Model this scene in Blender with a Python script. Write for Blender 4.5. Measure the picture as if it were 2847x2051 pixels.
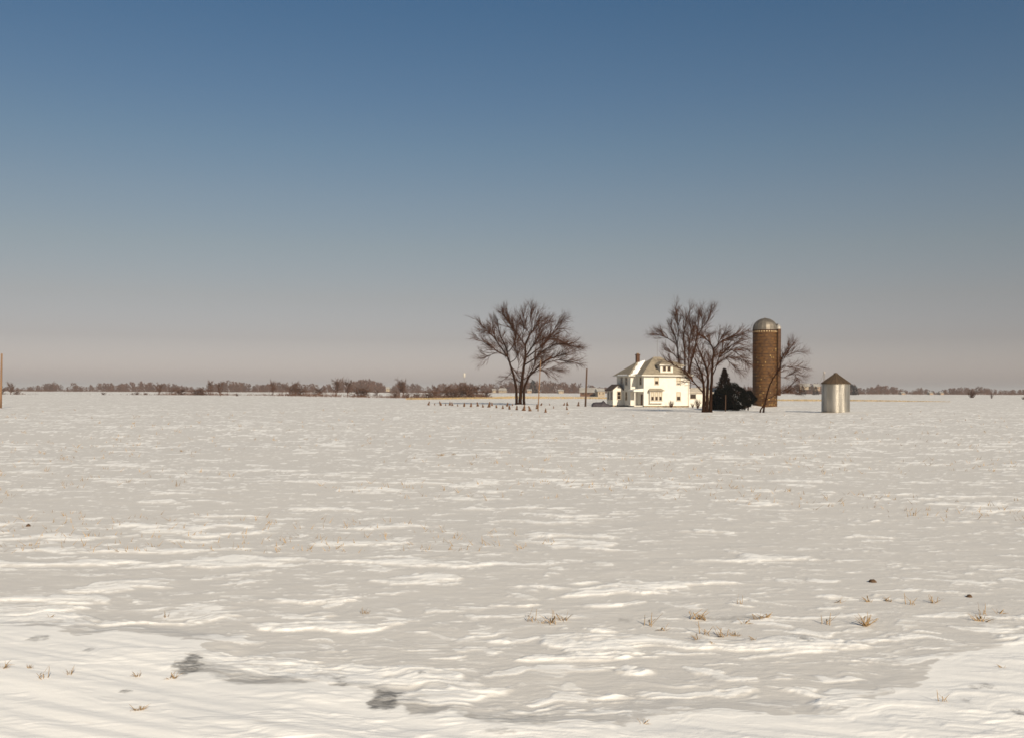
import bpy, math, random
import numpy as np
from math import radians as R
from mathutils import Vector, Matrix

# ------------------------------------------------------------------ camera, sky, sun, exposure
scene = bpy.context.scene
for o in list(bpy.data.objects): bpy.data.objects.remove(o)
F, CX, HOR, EYE, ROLL = 2768.0, 1423.5, 1086.0, 2.9, 0.2     # focal length and horizon in photo pixels, eye height (m), roll (deg)
cam = bpy.data.objects.new('camera', bpy.data.cameras.new('camera'))
scene.collection.objects.link(cam); scene.camera = cam
cam.data.sensor_width = 36.0; cam.data.lens = 36.0 * F / 2847.0
cam.data.shift_y = (HOR - 1025.5) / 2847.0
cam.data.clip_start = 0.2; cam.data.clip_end = 20000
cam.location = (0, 0, EYE); cam.rotation_euler = (R(90), R(-ROLL), 0)

SUN_AZ, SUN_EL = 22.0, 27.0          # degrees to the right of straight behind the camera, and up
sun_dir = Vector((math.sin(R(SUN_AZ)) * math.cos(R(SUN_EL)), -math.cos(R(SUN_AZ)) * math.cos(R(SUN_EL)), math.sin(R(SUN_EL))))
world = bpy.data.worlds.new('World'); scene.world = world; world.use_nodes = True
nt = world.node_tree; nt.nodes.clear()
sky = nt.nodes.new('ShaderNodeTexSky'); sky.sky_type = 'NISHITA'; sky.sun_disc = False
sky.sun_elevation = R(SUN_EL); sky.sun_rotation = R(180 - SUN_AZ)
sky.air_density = 1.0; sky.dust_density = 1.2; sky.ozone_density = 1.6; sky.altitude = 200
bg = nt.nodes.new('ShaderNodeBackground'); bg.inputs['Strength'].default_value = 0.1
out = nt.nodes.new('ShaderNodeOutputWorld')
tc = nt.nodes.new('ShaderNodeTexCoord'); sx = nt.nodes.new('ShaderNodeSeparateXYZ')
ramp = nt.nodes.new('ShaderNodeValToRGB'); mul = nt.nodes.new('ShaderNodeMix')
mul.data_type = 'RGBA'; mul.blend_type = 'MULTIPLY'; mul.inputs['Factor'].default_value = 1.0
nt.links.new(tc.outputs['Generated'], sx.inputs[0]); nt.links.new(sx.outputs['Z'], ramp.inputs['Fac'])
SKY_TINT = [(0.0207, (0.687, 0.597, 0.713)), (0.0508, (0.548, 0.447, 0.491)), (0.0906, (0.554, 0.431, 0.41)), (0.1398, (0.547, 0.45, 0.398)), (0.188, (0.513, 0.458, 0.417)), (0.2349, (0.45, 0.454, 0.433)), (0.2802, (0.39, 0.434, 0.446)), (0.3628, (0.303, 0.407, 0.456))]
el = ramp.color_ramp.elements
while len(el) < len(SKY_TINT): el.new(0.5)
for e, (p, c) in zip(el, SKY_TINT): e.position = p; e.color = (*c, 1)
nt.links.new(sky.outputs[0], mul.inputs['A']); nt.links.new(ramp.outputs['Color'], mul.inputs['B'])
nt.links.new(mul.outputs['Result'], bg.inputs['Color']); nt.links.new(bg.outputs[0], out.inputs['Surface'])

sl = bpy.data.lights.new('sun', 'SUN'); sl.energy = 4.4; sl.angle = R(0.53); sl.color = (1.0, 0.87, 0.68)
so = bpy.data.objects.new('sun', sl); scene.collection.objects.link(so)
so.rotation_euler = sun_dir.to_track_quat('Z', 'Y').to_euler()
scene.view_settings.view_transform = 'Standard'; scene.view_settings.look = 'None'
scene.view_settings.gamma = 1.0; scene.view_settings.exposure = 0.37; scene.view_settings.use_curve_mapping = False
scene.cycles.volume_bounces = 0; scene.cycles.max_bounces = 6; scene.cycles.pixel_filter_type = 'BLACKMAN_HARRIS'
scene.cycles.filter_width = 1.6

# ------------------------------------------------------------------ helpers
col = scene.collection
rng = np.random.default_rng(7)
def hor(px): return HOR + (px - CX) * math.tan(R(ROLL))
def X_at(px, d): return (px - CX) / F * d
def depth_of(px, row): return F * EYE / (row - hor(px))              # flat ground seen at this photo row
def Z_at(px, row, d): return EYE + (hor(px) - row) * d / F

def smooth(a, b, x):
    t = np.clip((x - a) / (b - a), 0, 1); return t * t * (3 - 2 * t)
def _hash(ix, iy, seed):
    h = (ix * 374761393 + iy * 668265263 + seed * 1442695041) & 0xFFFFFFFF
    h = ((h ^ (h >> 13)) * 1274126177) & 0xFFFFFFFF
    return (h ^ (h >> 16)) & 0xFFFFFFFF
def noise(x, y, seed=0):
    x = np.asarray(x, float); y = np.asarray(y, float)
    ix = np.floor(x).astype(np.int64); iy = np.floor(y).astype(np.int64); fx = x - ix; fy = y - iy
    u = fx * fx * fx * (fx * (fx * 6 - 15) + 10); v = fy * fy * fy * (fy * (fy * 6 - 15) + 10)
    def g(dx, dy):
        a = _hash(ix + dx, iy + dy, seed).astype(float) * (2 * math.pi / 4294967296.0)
        return np.cos(a) * (fx - dx) + np.sin(a) * (fy - dy)
    n0 = g(0, 0) * (1 - u) + g(1, 0) * u; n1 = g(0, 1) * (1 - u) + g(1, 1) * u
    return (n0 * (1 - v) + n1 * v) * 1.5
def fbm(x, y, octv, seed=0, gain=0.5):
    s = 0; a = 1.0
    for k in range(octv):
        s = s + a * noise(x * 2 ** k, y * 2 ** k, seed + 17 * k); a *= gain
    return s

MATS = {}
def mat(name, color, rough=0.8, metal=0.0, vary=0.0, scale=6.0, color2=None, bump=0.0, bscale=None, spec=0.3, stretch=None):
    """procedural Principled material: two tones mixed by noise, noise bump"""
    if name in MATS: return MATS[name]
    m = bpy.data.materials.new(name); m.use_nodes = True; n = m.node_tree.nodes; l = m.node_tree.links
    b = n['Principled BSDF']; b.inputs['Roughness'].default_value = rough; b.inputs['Metallic'].default_value = metal
    b.inputs['Specular IOR Level'].default_value = spec
    t = n.new('ShaderNodeTexCoord'); src = t.outputs['Object']
    if stretch:
        mp = n.new('ShaderNodeMapping'); mp.inputs['Scale'].default_value = stretch
        l.new(src, mp.inputs[0]); src = mp.outputs[0]
    nz = n.new('ShaderNodeTexNoise'); nz.inputs['Scale'].default_value = scale; nz.inputs['Detail'].default_value = 5
    l.new(src, nz.inputs['Vector'])
    mx = n.new('ShaderNodeMix'); mx.data_type = 'RGBA'
    c2 = color2 or tuple(c * (1 - vary) for c in color)
    mx.inputs['A'].default_value = (*color, 1); mx.inputs['B'].default_value = (*c2, 1)
    rp = n.new('ShaderNodeMapRange'); rp.inputs['From Min'].default_value = 0.35; rp.inputs['From Max'].default_value = 0.65
    l.new(nz.outputs['Fac'], rp.inputs[0]); l.new(rp.outputs[0], mx.inputs['Factor']); l.new(mx.outputs['Result'], b.inputs['Base Color'])
    if bump:
        nb = n.new('ShaderNodeTexNoise'); nb.inputs['Scale'].default_value = bscale or scale * 3; nb.inputs['Detail'].default_value = 4
        l.new(src, nb.inputs['Vector'])
        bp = n.new('ShaderNodeBump'); bp.inputs['Strength'].default_value = bump; bp.inputs['Distance'].default_value = 0.05
        l.new(nb.outputs['Fac'], bp.inputs['Height']); l.new(bp.outputs[0], b.inputs['Normal'])
    MATS[name] = m; return m
def lined(m, axis, period, strength, dist=0.02, shape='SAW'):
    """add clapboard / corrugation relief (fine relief only) to a material"""
    n = m.node_tree.nodes; l = m.node_tree.links; b = n['Principled BSDF']
    t = n.new('ShaderNodeTexCoord'); w = n.new('ShaderNodeTexWave'); w.wave_type = 'BANDS'; w.bands_direction = axis
    w.wave_profile = shape; w.inputs['Scale'].default_value = (2 * math.pi / 20.0) / period
    bp = n.new('ShaderNodeBump'); bp.inputs['Strength'].default_value = strength; bp.inputs['Distance'].default_value = dist
    l.new(t.outputs['Object'], w.inputs['Vector']); l.new(w.outputs['Fac'], bp.inputs['Height']); l.new(bp.outputs[0], b.inputs['Normal'])
    return m

class MB:
    def __init__(s): s.v = []; s.f = []
    def add(s, vs, fs):
        k = len(s.v); s.v += [tuple(p) for p in vs]; s.f += [tuple(i + k for i in f) for f in fs]; return s
    def box(s, x0, x1, y0, y1, z0, z1):
        return s.add([(x0,y0,z0),(x1,y0,z0),(x1,y1,z0),(x0,y1,z0),(x0,y0,z1),(x1,y0,z1),(x1,y1,z1),(x0,y1,z1)],
                     [(0,3,2,1),(4,5,6,7),(0,1,5,4),(1,2,6,5),(2,3,7,6),(3,0,4,7)])
    def slab(s, poly, nrm, t):
        """a planar polygon given thickness t against its normal"""
        n = len(poly); q = [Vector(p) - Vector(nrm) * t for p in poly]
        fs = [tuple(range(n)), tuple(range(2 * n - 1, n - 1, -1))] + [(i, i + n, (i + 1) % n + n, (i + 1) % n) for i in range(n)]
        return s.add(list(poly) + q, fs)
    def tube(s, pts, rad, k=6, cap=True):
        pts = np.asarray(pts, float); n = len(pts); rad = np.broadcast_to(np.asarray(rad, float), (n,))
        tg = np.gradient(pts, axis=0); tg /= np.linalg.norm(tg, axis=1)[:, None] + 1e-9
        ref = np.array([0.31, 0.95, 0.05]) if abs(tg[0, 1]) < 0.8 else np.array([1.0, 0.1, 0.0])
        a = np.cross(tg, ref); a /= np.linalg.norm(a, axis=1)[:, None] + 1e-9; b = np.cross(tg, a)
        th = np.arange(k) * 2 * math.pi / k
        ring = pts[:, None] + rad[:, None, None] * (a[:, None] * np.cos(th)[None, :, None] + b[:, None] * np.sin(th)[None, :, None])
        fs = [(i*k+j, i*k+(j+1) % k, (i+1)*k+(j+1) % k, (i+1)*k+j) for i in range(n-1) for j in range(k)]
        if cap: fs += [tuple(range(k))[::-1], tuple((n-1)*k + j for j in range(k))]
        return s.add(ring.reshape(-1, 3), fs)
    def lathe(s, prof, k=48, cx=0, cy=0, a0=0, a1=2*math.pi):
        full = abs(a1 - a0 - 2 * math.pi) < 1e-6; m = k if full else k + 1
        vs = [(cx + r*math.cos(a0+(a1-a0)*j/k), cy + r*math.sin(a0+(a1-a0)*j/k), z) for r, z in prof for j in range(m)]
        fs = [(i*m+j, i*m+(j+1) % m, (i+1)*m+(j+1) % m, (i+1)*m+j) for i in range(len(prof)-1) for j in range(k)]
        return s.add(vs, fs)
    def build(s, name, m, parent=None, smooth_=False):
        me = bpy.data.meshes.new(name); me.from_pydata([tuple(map(float, p)) for p in s.v], [], s.f); me.update()
        me.materials.append(m)
        if smooth_: me.shade_smooth()
        o = bpy.data.objects.new(name, me); col.objects.link(o)
        if parent: o.parent = parent
        return o
def fast_mesh(name, V, Fq, m, parent=None, smooth_=False):
    """V: n x 3, Fq: m x 3 or m x 4 arrays"""
    me = bpy.data.meshes.new(name); V = np.ascontiguousarray(V, np.float32); Fq = np.ascontiguousarray(Fq, np.int32)
    k = Fq.shape[1]; me.vertices.add(len(V)); me.vertices.foreach_set('co', V.ravel())
    me.loops.add(Fq.size); me.loops.foreach_set('vertex_index', Fq.ravel())
    me.polygons.add(len(Fq)); me.polygons.foreach_set('loop_start', np.arange(0, Fq.size, k, dtype=np.int32))
    me.update(calc_edges=True); me.validate()
    if smooth_: me.shade_smooth()
    me.materials.append(m); o = bpy.data.objects.new(name, me); col.objects.link(o)
    if parent: o.parent = parent
    return o
def tag(o, label=None, cat=None, group=None, kind=None):
    if label: o['label'] = label
    if cat: o['category'] = cat
    if group: o['group'] = group
    if kind: o['kind'] = kind
    return o
def empty(name, loc=(0, 0, 0), rz=0):
    o = bpy.data.objects.new(name, None); col.objects.link(o); o.location = loc; o.rotation_euler = (0, 0, rz)
    o.empty_display_size = 0.3; return o
def copy_tree(o, parent=None):
    c = o.copy(); col.objects.link(c); c.parent = parent
    for ch in list(o.children): copy_tree(ch, c)
    return c
ORD = ['first','second','third','fourth','fifth','sixth','seventh','eighth','ninth','tenth','eleventh','twelfth','thirteenth','fourteenth','fifteenth',
       'sixteenth','seventeenth','eighteenth','nineteenth','twentieth','twenty-first','twenty-second','twenty-third','twenty-fourth','twenty-fifth',
       'twenty-sixth','twenty-seventh','twenty-eighth','twenty-ninth','thirtieth']

# ------------------------------------------------------------------ the snow field (one sheet, out to the horizon)
def gp(px, row): d = depth_of(px, row); return (X_at(px, d), d)
# rim of the deep roadside drift (photo pixels turned into metres on the ground), left part and right part
DRIFT_L = [(-900,1735),(-400,1738),(0,1742),(159,1740),(215,1768),(330,1752),(470,1772),(586,1780),(560,1806),(530,1826),(496,1846),(490,1866),(524,1876),(590,1868),
           (622,1893),(672,1906),(796,1900),(880,1899),(984,1909),(1030,1932),(1034,1966),(1085,1984),(1120,1964),(1147,1990),(1210,1993),
           (1253,1974),(1285,1998),(1341,2013),(1469,2026),(1495,2042),(1588,2016),(1738,2024),(1900,1978),(2025,1992),(2338,1997),(2443,1946),
           (2547,1917),(2589,1863),(2640,1832),(2847,1796),(3300,1740)]
DR = np.array([gp(*p) for p in DRIFT_L])
# grey bands along the rim, and darker patches and spots, colour only (outlines in photo pixels, turned into metres)
GREY = [[(536,1830),(620,1847),(687,1864),(712,1880),(796,1876),(867,1901),(795,1905),(670,1906),(620,1893),(586,1870),(524,1874),(494,1864)],
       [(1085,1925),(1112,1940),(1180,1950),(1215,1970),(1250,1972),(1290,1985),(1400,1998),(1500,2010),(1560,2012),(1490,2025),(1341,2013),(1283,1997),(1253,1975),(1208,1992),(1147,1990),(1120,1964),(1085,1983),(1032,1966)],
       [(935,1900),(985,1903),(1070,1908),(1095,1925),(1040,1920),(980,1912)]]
DARK = [[(536,1824),(562,1840),(550,1868),(524,1874),(494,1866),(508,1846)], [(1058,1926),(1107,1930),(1105,1958),(1082,1980),(1062,1974),(1034,1966),(1050,1945)]]
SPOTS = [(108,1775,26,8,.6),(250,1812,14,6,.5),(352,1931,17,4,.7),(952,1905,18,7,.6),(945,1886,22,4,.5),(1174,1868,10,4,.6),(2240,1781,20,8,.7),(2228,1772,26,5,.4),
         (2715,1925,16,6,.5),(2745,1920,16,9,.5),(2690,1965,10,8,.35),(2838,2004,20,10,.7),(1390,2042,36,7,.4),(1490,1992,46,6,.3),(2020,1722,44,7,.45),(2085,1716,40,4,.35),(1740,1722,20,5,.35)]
GREYW = [np.array([gp(*p) for p in q]) for q in GREY]; DARKW = [np.array([gp(*p) for p in q]) for q in DARK]
def poly_sd(P, x, y):
    best = np.full(x.shape, 1e9); ins = np.zeros(x.shape, bool)
    for a, b in zip(P, np.roll(P, -1, 0)):
        e = b - a; t = np.clip(((x - a[0]) * e[0] + (y - a[1]) * e[1]) / (e @ e + 1e-12), 0, 1); best = np.minimum(best, np.hypot(x - a[0] - t * e[0], y - a[1] - t * e[1]))
        ins ^= ((a[1] > y) != (b[1] > y)) & (x < (b[0] - a[0]) * (y - a[1]) / (b[1] - a[1] + 1e-12) + a[0])
    return np.where(ins, best, -best)
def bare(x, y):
    """0 snow .. 1 full dark grey tone"""
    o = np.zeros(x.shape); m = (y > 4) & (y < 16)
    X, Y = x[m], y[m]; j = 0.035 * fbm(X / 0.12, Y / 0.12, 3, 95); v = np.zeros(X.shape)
    for P in GREYW: v = np.maximum(v, 0.36 * smooth(-0.05, 0.03, poly_sd(P, X, Y) + j))
    for P in DARKW: v = np.maximum(v, 0.85 * smooth(-0.07, 0.02, poly_sd(P, X, Y) + 2.2 * j))
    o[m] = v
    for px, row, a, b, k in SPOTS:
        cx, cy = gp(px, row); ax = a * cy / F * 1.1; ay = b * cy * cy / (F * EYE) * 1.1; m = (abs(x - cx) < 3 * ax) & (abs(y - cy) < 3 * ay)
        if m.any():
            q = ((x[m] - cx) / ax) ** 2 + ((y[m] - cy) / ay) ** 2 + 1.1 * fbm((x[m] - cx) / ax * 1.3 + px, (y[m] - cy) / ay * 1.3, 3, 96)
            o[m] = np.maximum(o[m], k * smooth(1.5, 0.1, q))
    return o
CRISP = np.array([0]*60, float)[:len(DRIFT_L) - 1]
def drift_field(x, y):
    """signed distance (m) to the drift rim, positive on the drift (towards the camera), and how sharply cut the rim is there"""
    best = np.full(x.shape, 1e9); wn = np.zeros(x.shape); wd = np.zeros(x.shape)
    for a, b, c in zip(DR[:-1], DR[1:], CRISP):
        e = b - a; t = np.clip(((x - a[0]) * e[0] + (y - a[1]) * e[1]) / (e @ e), 0, 1)
        q = np.hypot(x - a[0] - t * e[0], y - a[1] - t * e[1]); best = np.minimum(best, q); k = 1 / (q + 0.03) ** 3; wn += c * k; wd += k
    ins = np.zeros(x.shape, bool); P = np.vstack([DR, [[60, -40], [-60, -40]]])
    for a, b in zip(P, np.roll(P, -1, 0)):
        c = ((a[1] > y) != (b[1] > y)) & (x < (b[0] - a[0]) * (y - a[1]) / (b[1] - a[1] + 1e-12) + a[0]); ins ^= c
    return np.where(ins, best, -best), wn / wd
BANKS = [(X_at(2092, 182), 181, 1.6, 3.5, 0.45), (X_at(2170, 184), 182, 2.0, 3.0, 0.28), (X_at(2384, 139), 138, 2.2, 2.2, 0.16), (X_at(1446, 199), 198, 2.0, 3.0, 0.18), (X_at(1780, 181), 180, 5.0, 2.6, 0.10)]     # snow banked against silo, bin, tree and house
def relief(x, y):
    """height and amount of loose white snow over the old crust"""
    d = np.hypot(x, y)
    h = 0.10 * noise(x / 23, y / 31, 1) + 0.05 * noise(x / 9, y / 12, 2) * smooth(0, 20, d)
    h = h * (1 - 0.6 * smooth(60, 140, d))
    h += 0.40 * np.exp(-((y - 452 + 0.05 * x) / 45) ** 2) * smooth(60, -40, x) - 0.8 * smooth(470, 560, y) * smooth(1300, 800, y) * smooth(140, -60, x)
    for bx, by, rx, ry, bh in BANKS: h += bh * np.exp(-((x - bx) / rx) ** 2 - ((y - by) / ry) ** 2)
    wx = x + 0.30 * noise(x / 1.1, y / 1.1, 5) + 0.08 * noise(x / 0.3, y / 0.3, 7); wy = y + 0.30 * noise(x / 1.1 + 40, y / 1.1, 6) + 0.08 * noise(x / 0.3 + 9, y / 0.3, 8)
    # wind-cut sheets of newer snow, long across the view, in three sizes, gathered into bands
    band = noise(x / 19, y / 7, 12)
    n1 = fbm(wx / 2.7, wy / 1.1, 4, 11, 0.55) + 0.40 * band
    n2 = fbm(wx / 0.95, wy / 0.36, 4, 31, 0.6) + 0.35 * noise(x / 7, y / 3.5, 32) + 0.15 * band
    n3 = fbm(wx / 0.40, wy / 0.13, 3, 41, 0.6) + 0.45 * noise(x / 3, y / 1.6, 42)
    f1 = smooth(0.38, 0.54, n1); f2 = smooth(0.47, 0.66, n2); f3 = smooth(0.48, 0.72, n3)
    h += 0.015 * f1 * (0.8 + 0.5 * smooth(.4, .9, n1)) + 0.008 * f2 + 0.004 * f3 * smooth(60, 20, d)
    h += 0.006 * fbm(x / 1.3, y / 0.8, 3, 61)
    n4 = fbm(wx / 0.75 + 7, wy / 0.17, 4, 45, 0.65); brk = smooth(-0.35, 0.35, n4)
    n5 = fbm(wx / 0.22, wy / 0.06, 3, 47, 0.65) * smooth(30, 9, d)
    h += f1 * (0.008 * brk + 0.004 * n5) * smooth(60, 25, d) + 0.002 * n5
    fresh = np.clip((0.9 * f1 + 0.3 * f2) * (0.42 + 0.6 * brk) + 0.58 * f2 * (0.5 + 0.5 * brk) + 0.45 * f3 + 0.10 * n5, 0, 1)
    near = smooth(45, 12, d)
    h += near * 0.0016 * fbm(wx / 0.30, wy / 0.12, 3, 51, 0.6)
    m = (y < 22) & (d < 60)
    if m.any():
        s, crisp = drift_field(x[m], y[m]); s = s + 0.05 * fbm(x[m] / 0.30, y[m] / 0.30, 3, 71)
        wid = 0.03 + 0.55 * (1 - smooth(0.3, 0.8, crisp))
        edge = smooth(-wid, 0.05, s); tone = smooth(-0.04, 0.05, s + 0.10 * fbm(x[m] / 0.5, y[m] / 0.2, 3, 72) * (1 - crisp))
        hm = h[m]; body = 0.030 + 0.03 * smooth(0.0, 1.2, s)
        # wind grooves on the drift, running down to the right
        gr = noise((x[m] * 0.45 + y[m] * 0.9) / 0.16, (x[m] - 0.5 * y[m]) / 2.0, 81) * 0.008 + noise((x[m] * 0.4 + y[m]) / 0.5, (x[m] - 0.5 * y[m]) / 4, 82) * 0.014
        hm = hm * (1 - 0.6 * edge) + edge * (body + gr * smooth(0.0, 0.5, s))
        gro = noise((x[m] * 0.35 + y[m] * 0.9) / 0.12, (x[m] - 0.4 * y[m]) / 1.2, 83)
        h[m] = hm; fresh[m] = np.maximum(fresh[m] * (1 - tone), tone * (1.4 - 0.6 * smooth(0.2, 0.7, gro) * smooth(0.1, 0.6, s)))
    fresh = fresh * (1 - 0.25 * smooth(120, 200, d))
    return h, fresh
def gz(x, y):
    h, _ = relief(np.array([float(x)]), np.array([float(y)])); return float(h[0])

NR, NC = 860, 880
inv = np.linspace(1 / 6.2, 1 / 70.0, 610); rows = 1 / inv
rows = np.concatenate([[-60, -30, -12, -4, 0, 2, 3.5, 4.8, 5.6], rows, np.geomspace(70.4, 700, 190)[0:], np.geomspace(720, 9000, 40)])
ang = np.tan(np.linspace(R(-39), R(39), NC)); side = np.array([0.9, 1.05, 1.3, 1.7, 2.4, 3.6, 6.0]); ang = np.concatenate([-side[::-1], ang, side])
ww = np.maximum(np.abs(rows), 6.2); YY, AA = np.meshgrid(rows, ang, indexing='ij'); XX = AA * ww[:, None]
far = smooth(700, 5000, rows)[:, None] * 2.0
XX = XX * (1 + far); XX[:9] *= np.array([9, 5, 2.5, 1.5, 1.3, 1.2, 1.1, 1.0, 1.0])[:, None]
XX = np.clip(XX, -12000, 12000) + np.arange(XX.shape[1])[None] * 0.001
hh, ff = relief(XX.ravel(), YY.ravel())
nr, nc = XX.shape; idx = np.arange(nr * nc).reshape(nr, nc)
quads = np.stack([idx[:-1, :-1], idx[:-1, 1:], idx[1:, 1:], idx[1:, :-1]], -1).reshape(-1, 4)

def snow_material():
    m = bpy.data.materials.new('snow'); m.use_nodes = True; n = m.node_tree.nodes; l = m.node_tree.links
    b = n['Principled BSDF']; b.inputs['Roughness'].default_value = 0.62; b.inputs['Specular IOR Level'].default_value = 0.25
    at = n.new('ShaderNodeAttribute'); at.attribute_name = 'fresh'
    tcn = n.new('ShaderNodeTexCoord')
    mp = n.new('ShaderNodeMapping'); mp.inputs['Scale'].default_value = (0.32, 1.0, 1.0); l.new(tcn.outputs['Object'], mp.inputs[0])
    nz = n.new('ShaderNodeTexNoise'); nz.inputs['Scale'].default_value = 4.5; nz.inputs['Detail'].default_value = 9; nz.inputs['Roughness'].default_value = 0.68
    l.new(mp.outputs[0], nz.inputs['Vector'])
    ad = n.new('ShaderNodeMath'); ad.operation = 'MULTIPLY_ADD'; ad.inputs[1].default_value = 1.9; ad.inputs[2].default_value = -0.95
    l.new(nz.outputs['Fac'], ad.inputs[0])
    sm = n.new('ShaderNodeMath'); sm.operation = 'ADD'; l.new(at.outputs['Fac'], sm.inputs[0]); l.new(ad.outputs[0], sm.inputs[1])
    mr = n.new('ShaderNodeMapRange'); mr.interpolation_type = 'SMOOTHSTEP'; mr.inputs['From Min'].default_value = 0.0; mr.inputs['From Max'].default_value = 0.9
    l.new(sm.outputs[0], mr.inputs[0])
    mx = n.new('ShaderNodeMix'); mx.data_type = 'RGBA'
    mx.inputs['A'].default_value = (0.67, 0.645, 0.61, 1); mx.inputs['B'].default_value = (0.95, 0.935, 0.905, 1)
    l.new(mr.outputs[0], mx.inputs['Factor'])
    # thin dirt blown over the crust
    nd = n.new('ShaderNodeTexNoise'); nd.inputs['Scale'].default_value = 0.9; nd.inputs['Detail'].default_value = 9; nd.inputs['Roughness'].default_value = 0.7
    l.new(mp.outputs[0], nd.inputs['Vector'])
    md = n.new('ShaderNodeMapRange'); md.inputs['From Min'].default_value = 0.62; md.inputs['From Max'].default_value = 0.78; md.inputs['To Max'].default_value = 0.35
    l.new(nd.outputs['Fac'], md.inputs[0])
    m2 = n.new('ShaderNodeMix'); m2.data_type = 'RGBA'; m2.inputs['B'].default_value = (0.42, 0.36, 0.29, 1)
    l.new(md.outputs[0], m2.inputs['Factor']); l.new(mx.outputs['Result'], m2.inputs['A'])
    ab = n.new('ShaderNodeAttribute'); ab.attribute_name = 'bare'; m3 = n.new('ShaderNodeMix'); m3.data_type = 'RGBA'; m3.inputs['B'].default_value = (0.13, 0.125, 0.12, 1)  # snow colour mixed towards dark grey by the vertex mask
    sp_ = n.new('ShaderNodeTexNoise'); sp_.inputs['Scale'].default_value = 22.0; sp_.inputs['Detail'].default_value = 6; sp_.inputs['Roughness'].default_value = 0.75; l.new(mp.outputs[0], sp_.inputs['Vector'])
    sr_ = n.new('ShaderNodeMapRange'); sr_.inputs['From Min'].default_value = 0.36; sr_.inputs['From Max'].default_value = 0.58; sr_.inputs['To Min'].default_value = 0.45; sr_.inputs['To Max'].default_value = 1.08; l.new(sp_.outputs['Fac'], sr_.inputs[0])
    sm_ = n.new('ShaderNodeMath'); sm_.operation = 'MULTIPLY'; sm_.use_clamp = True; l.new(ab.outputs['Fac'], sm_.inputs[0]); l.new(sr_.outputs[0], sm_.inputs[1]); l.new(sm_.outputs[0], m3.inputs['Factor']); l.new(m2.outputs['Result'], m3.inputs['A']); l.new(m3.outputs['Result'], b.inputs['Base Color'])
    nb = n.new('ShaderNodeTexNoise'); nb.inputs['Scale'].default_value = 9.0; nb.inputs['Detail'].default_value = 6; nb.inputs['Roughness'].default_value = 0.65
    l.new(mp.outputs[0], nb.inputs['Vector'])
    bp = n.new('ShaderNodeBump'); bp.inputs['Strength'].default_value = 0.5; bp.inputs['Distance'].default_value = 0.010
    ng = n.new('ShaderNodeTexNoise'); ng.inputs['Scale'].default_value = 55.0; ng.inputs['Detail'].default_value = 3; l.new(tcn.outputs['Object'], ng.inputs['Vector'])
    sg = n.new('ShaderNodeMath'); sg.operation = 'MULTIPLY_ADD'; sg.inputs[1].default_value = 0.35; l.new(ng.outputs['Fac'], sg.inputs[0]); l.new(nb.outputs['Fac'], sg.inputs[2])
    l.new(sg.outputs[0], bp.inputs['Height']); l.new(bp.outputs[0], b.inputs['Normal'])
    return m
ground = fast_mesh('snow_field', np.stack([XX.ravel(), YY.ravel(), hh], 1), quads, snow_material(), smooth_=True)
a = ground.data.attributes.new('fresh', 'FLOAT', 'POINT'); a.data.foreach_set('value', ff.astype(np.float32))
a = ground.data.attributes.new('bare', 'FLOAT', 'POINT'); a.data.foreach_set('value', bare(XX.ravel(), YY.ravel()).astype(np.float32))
tag(ground, kind='structure')

# ------------------------------------------------------------------ materials of the farm
M_white = lined(mat('white_clapboard', (0.66, 0.63, 0.56), 0.6, vary=0.10, scale=1.5), 'Z', 0.12, 0.5, 0.012)
M_trim = mat('white_trim', (0.67, 0.64, 0.57), 0.6, vary=0.06, scale=3)
M_roof = mat('weathered_shingle', (0.30, 0.255, 0.19), 0.9, vary=0.3, scale=2.2, bump=0.4, bscale=14)
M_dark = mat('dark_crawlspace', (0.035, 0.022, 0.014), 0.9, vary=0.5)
M_stone = mat('foundation_stone', (0.23, 0.16, 0.09), 0.9, vary=0.5, scale=3, bump=0.5)
M_glass = mat('window_glass', (0.030, 0.020, 0.014), 0.12, vary=0.4, scale=1.2, spec=0.5)
M_shade = mat('window_shade', (0.50, 0.45, 0.35), 0.8, vary=0.1)
M_frame = mat('window_frame_paint', (0.40, 0.33, 0.24), 0.6, vary=0.1)
M_brick = mat('chimney_brick', (0.10, 0.048, 0.026), 0.9, vary=0.45, scale=5, bump=0.5)
M_snow = mat('settled_snow', (0.88, 0.87, 0.86), 0.6, vary=0.06, scale=2, bump=0.3, bscale=6)
M_bark = mat('bark', (0.024, 0.010, 0.0045), 0.95, spec=0.05, vary=0.5, scale=4, bump=0.6, bscale=12, stretch=(1, 1, 0.3))
M_twig = mat('twigs', (0.075, 0.029, 0.012), 0.95, spec=0.05, vary=0.35, scale=1.0)
M_pole = mat('weathered_pole_wood', (0.26, 0.15, 0.08), 0.9, vary=0.35, scale=3, stretch=(1, 1, 0.15))
M_pole2 = mat('creosote_pole_wood', (0.10, 0.055, 0.033), 0.9, vary=0.4, scale=3, stretch=(1, 1, 0.15))
M_grass = mat('dry_grass', (0.45, 0.30, 0.145), 0.85, vary=0.45, scale=6)
M_grass2 = mat('pale_dry_grass', (0.50, 0.37, 0.20), 0.85, vary=0.4, scale=0.5)
M_ever = mat('evergreen_needles', (0.006, 0.006, 0.0035), 0.95, spec=0.02, vary=0.5, scale=1.5)
M_bronze = mat('bronzed_juniper', (0.020, 0.010, 0.005), 0.95, spec=0.02, vary=0.5, scale=1.5)
M_hedge = mat('hedgerow_twigs', (0.105, 0.052, 0.032), 0.95, vary=0.35, scale=0.3)
M_far = mat('far_wood_twigs', (0.078, 0.036, 0.021), 0.95, vary=0.35, scale=0.02)

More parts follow.
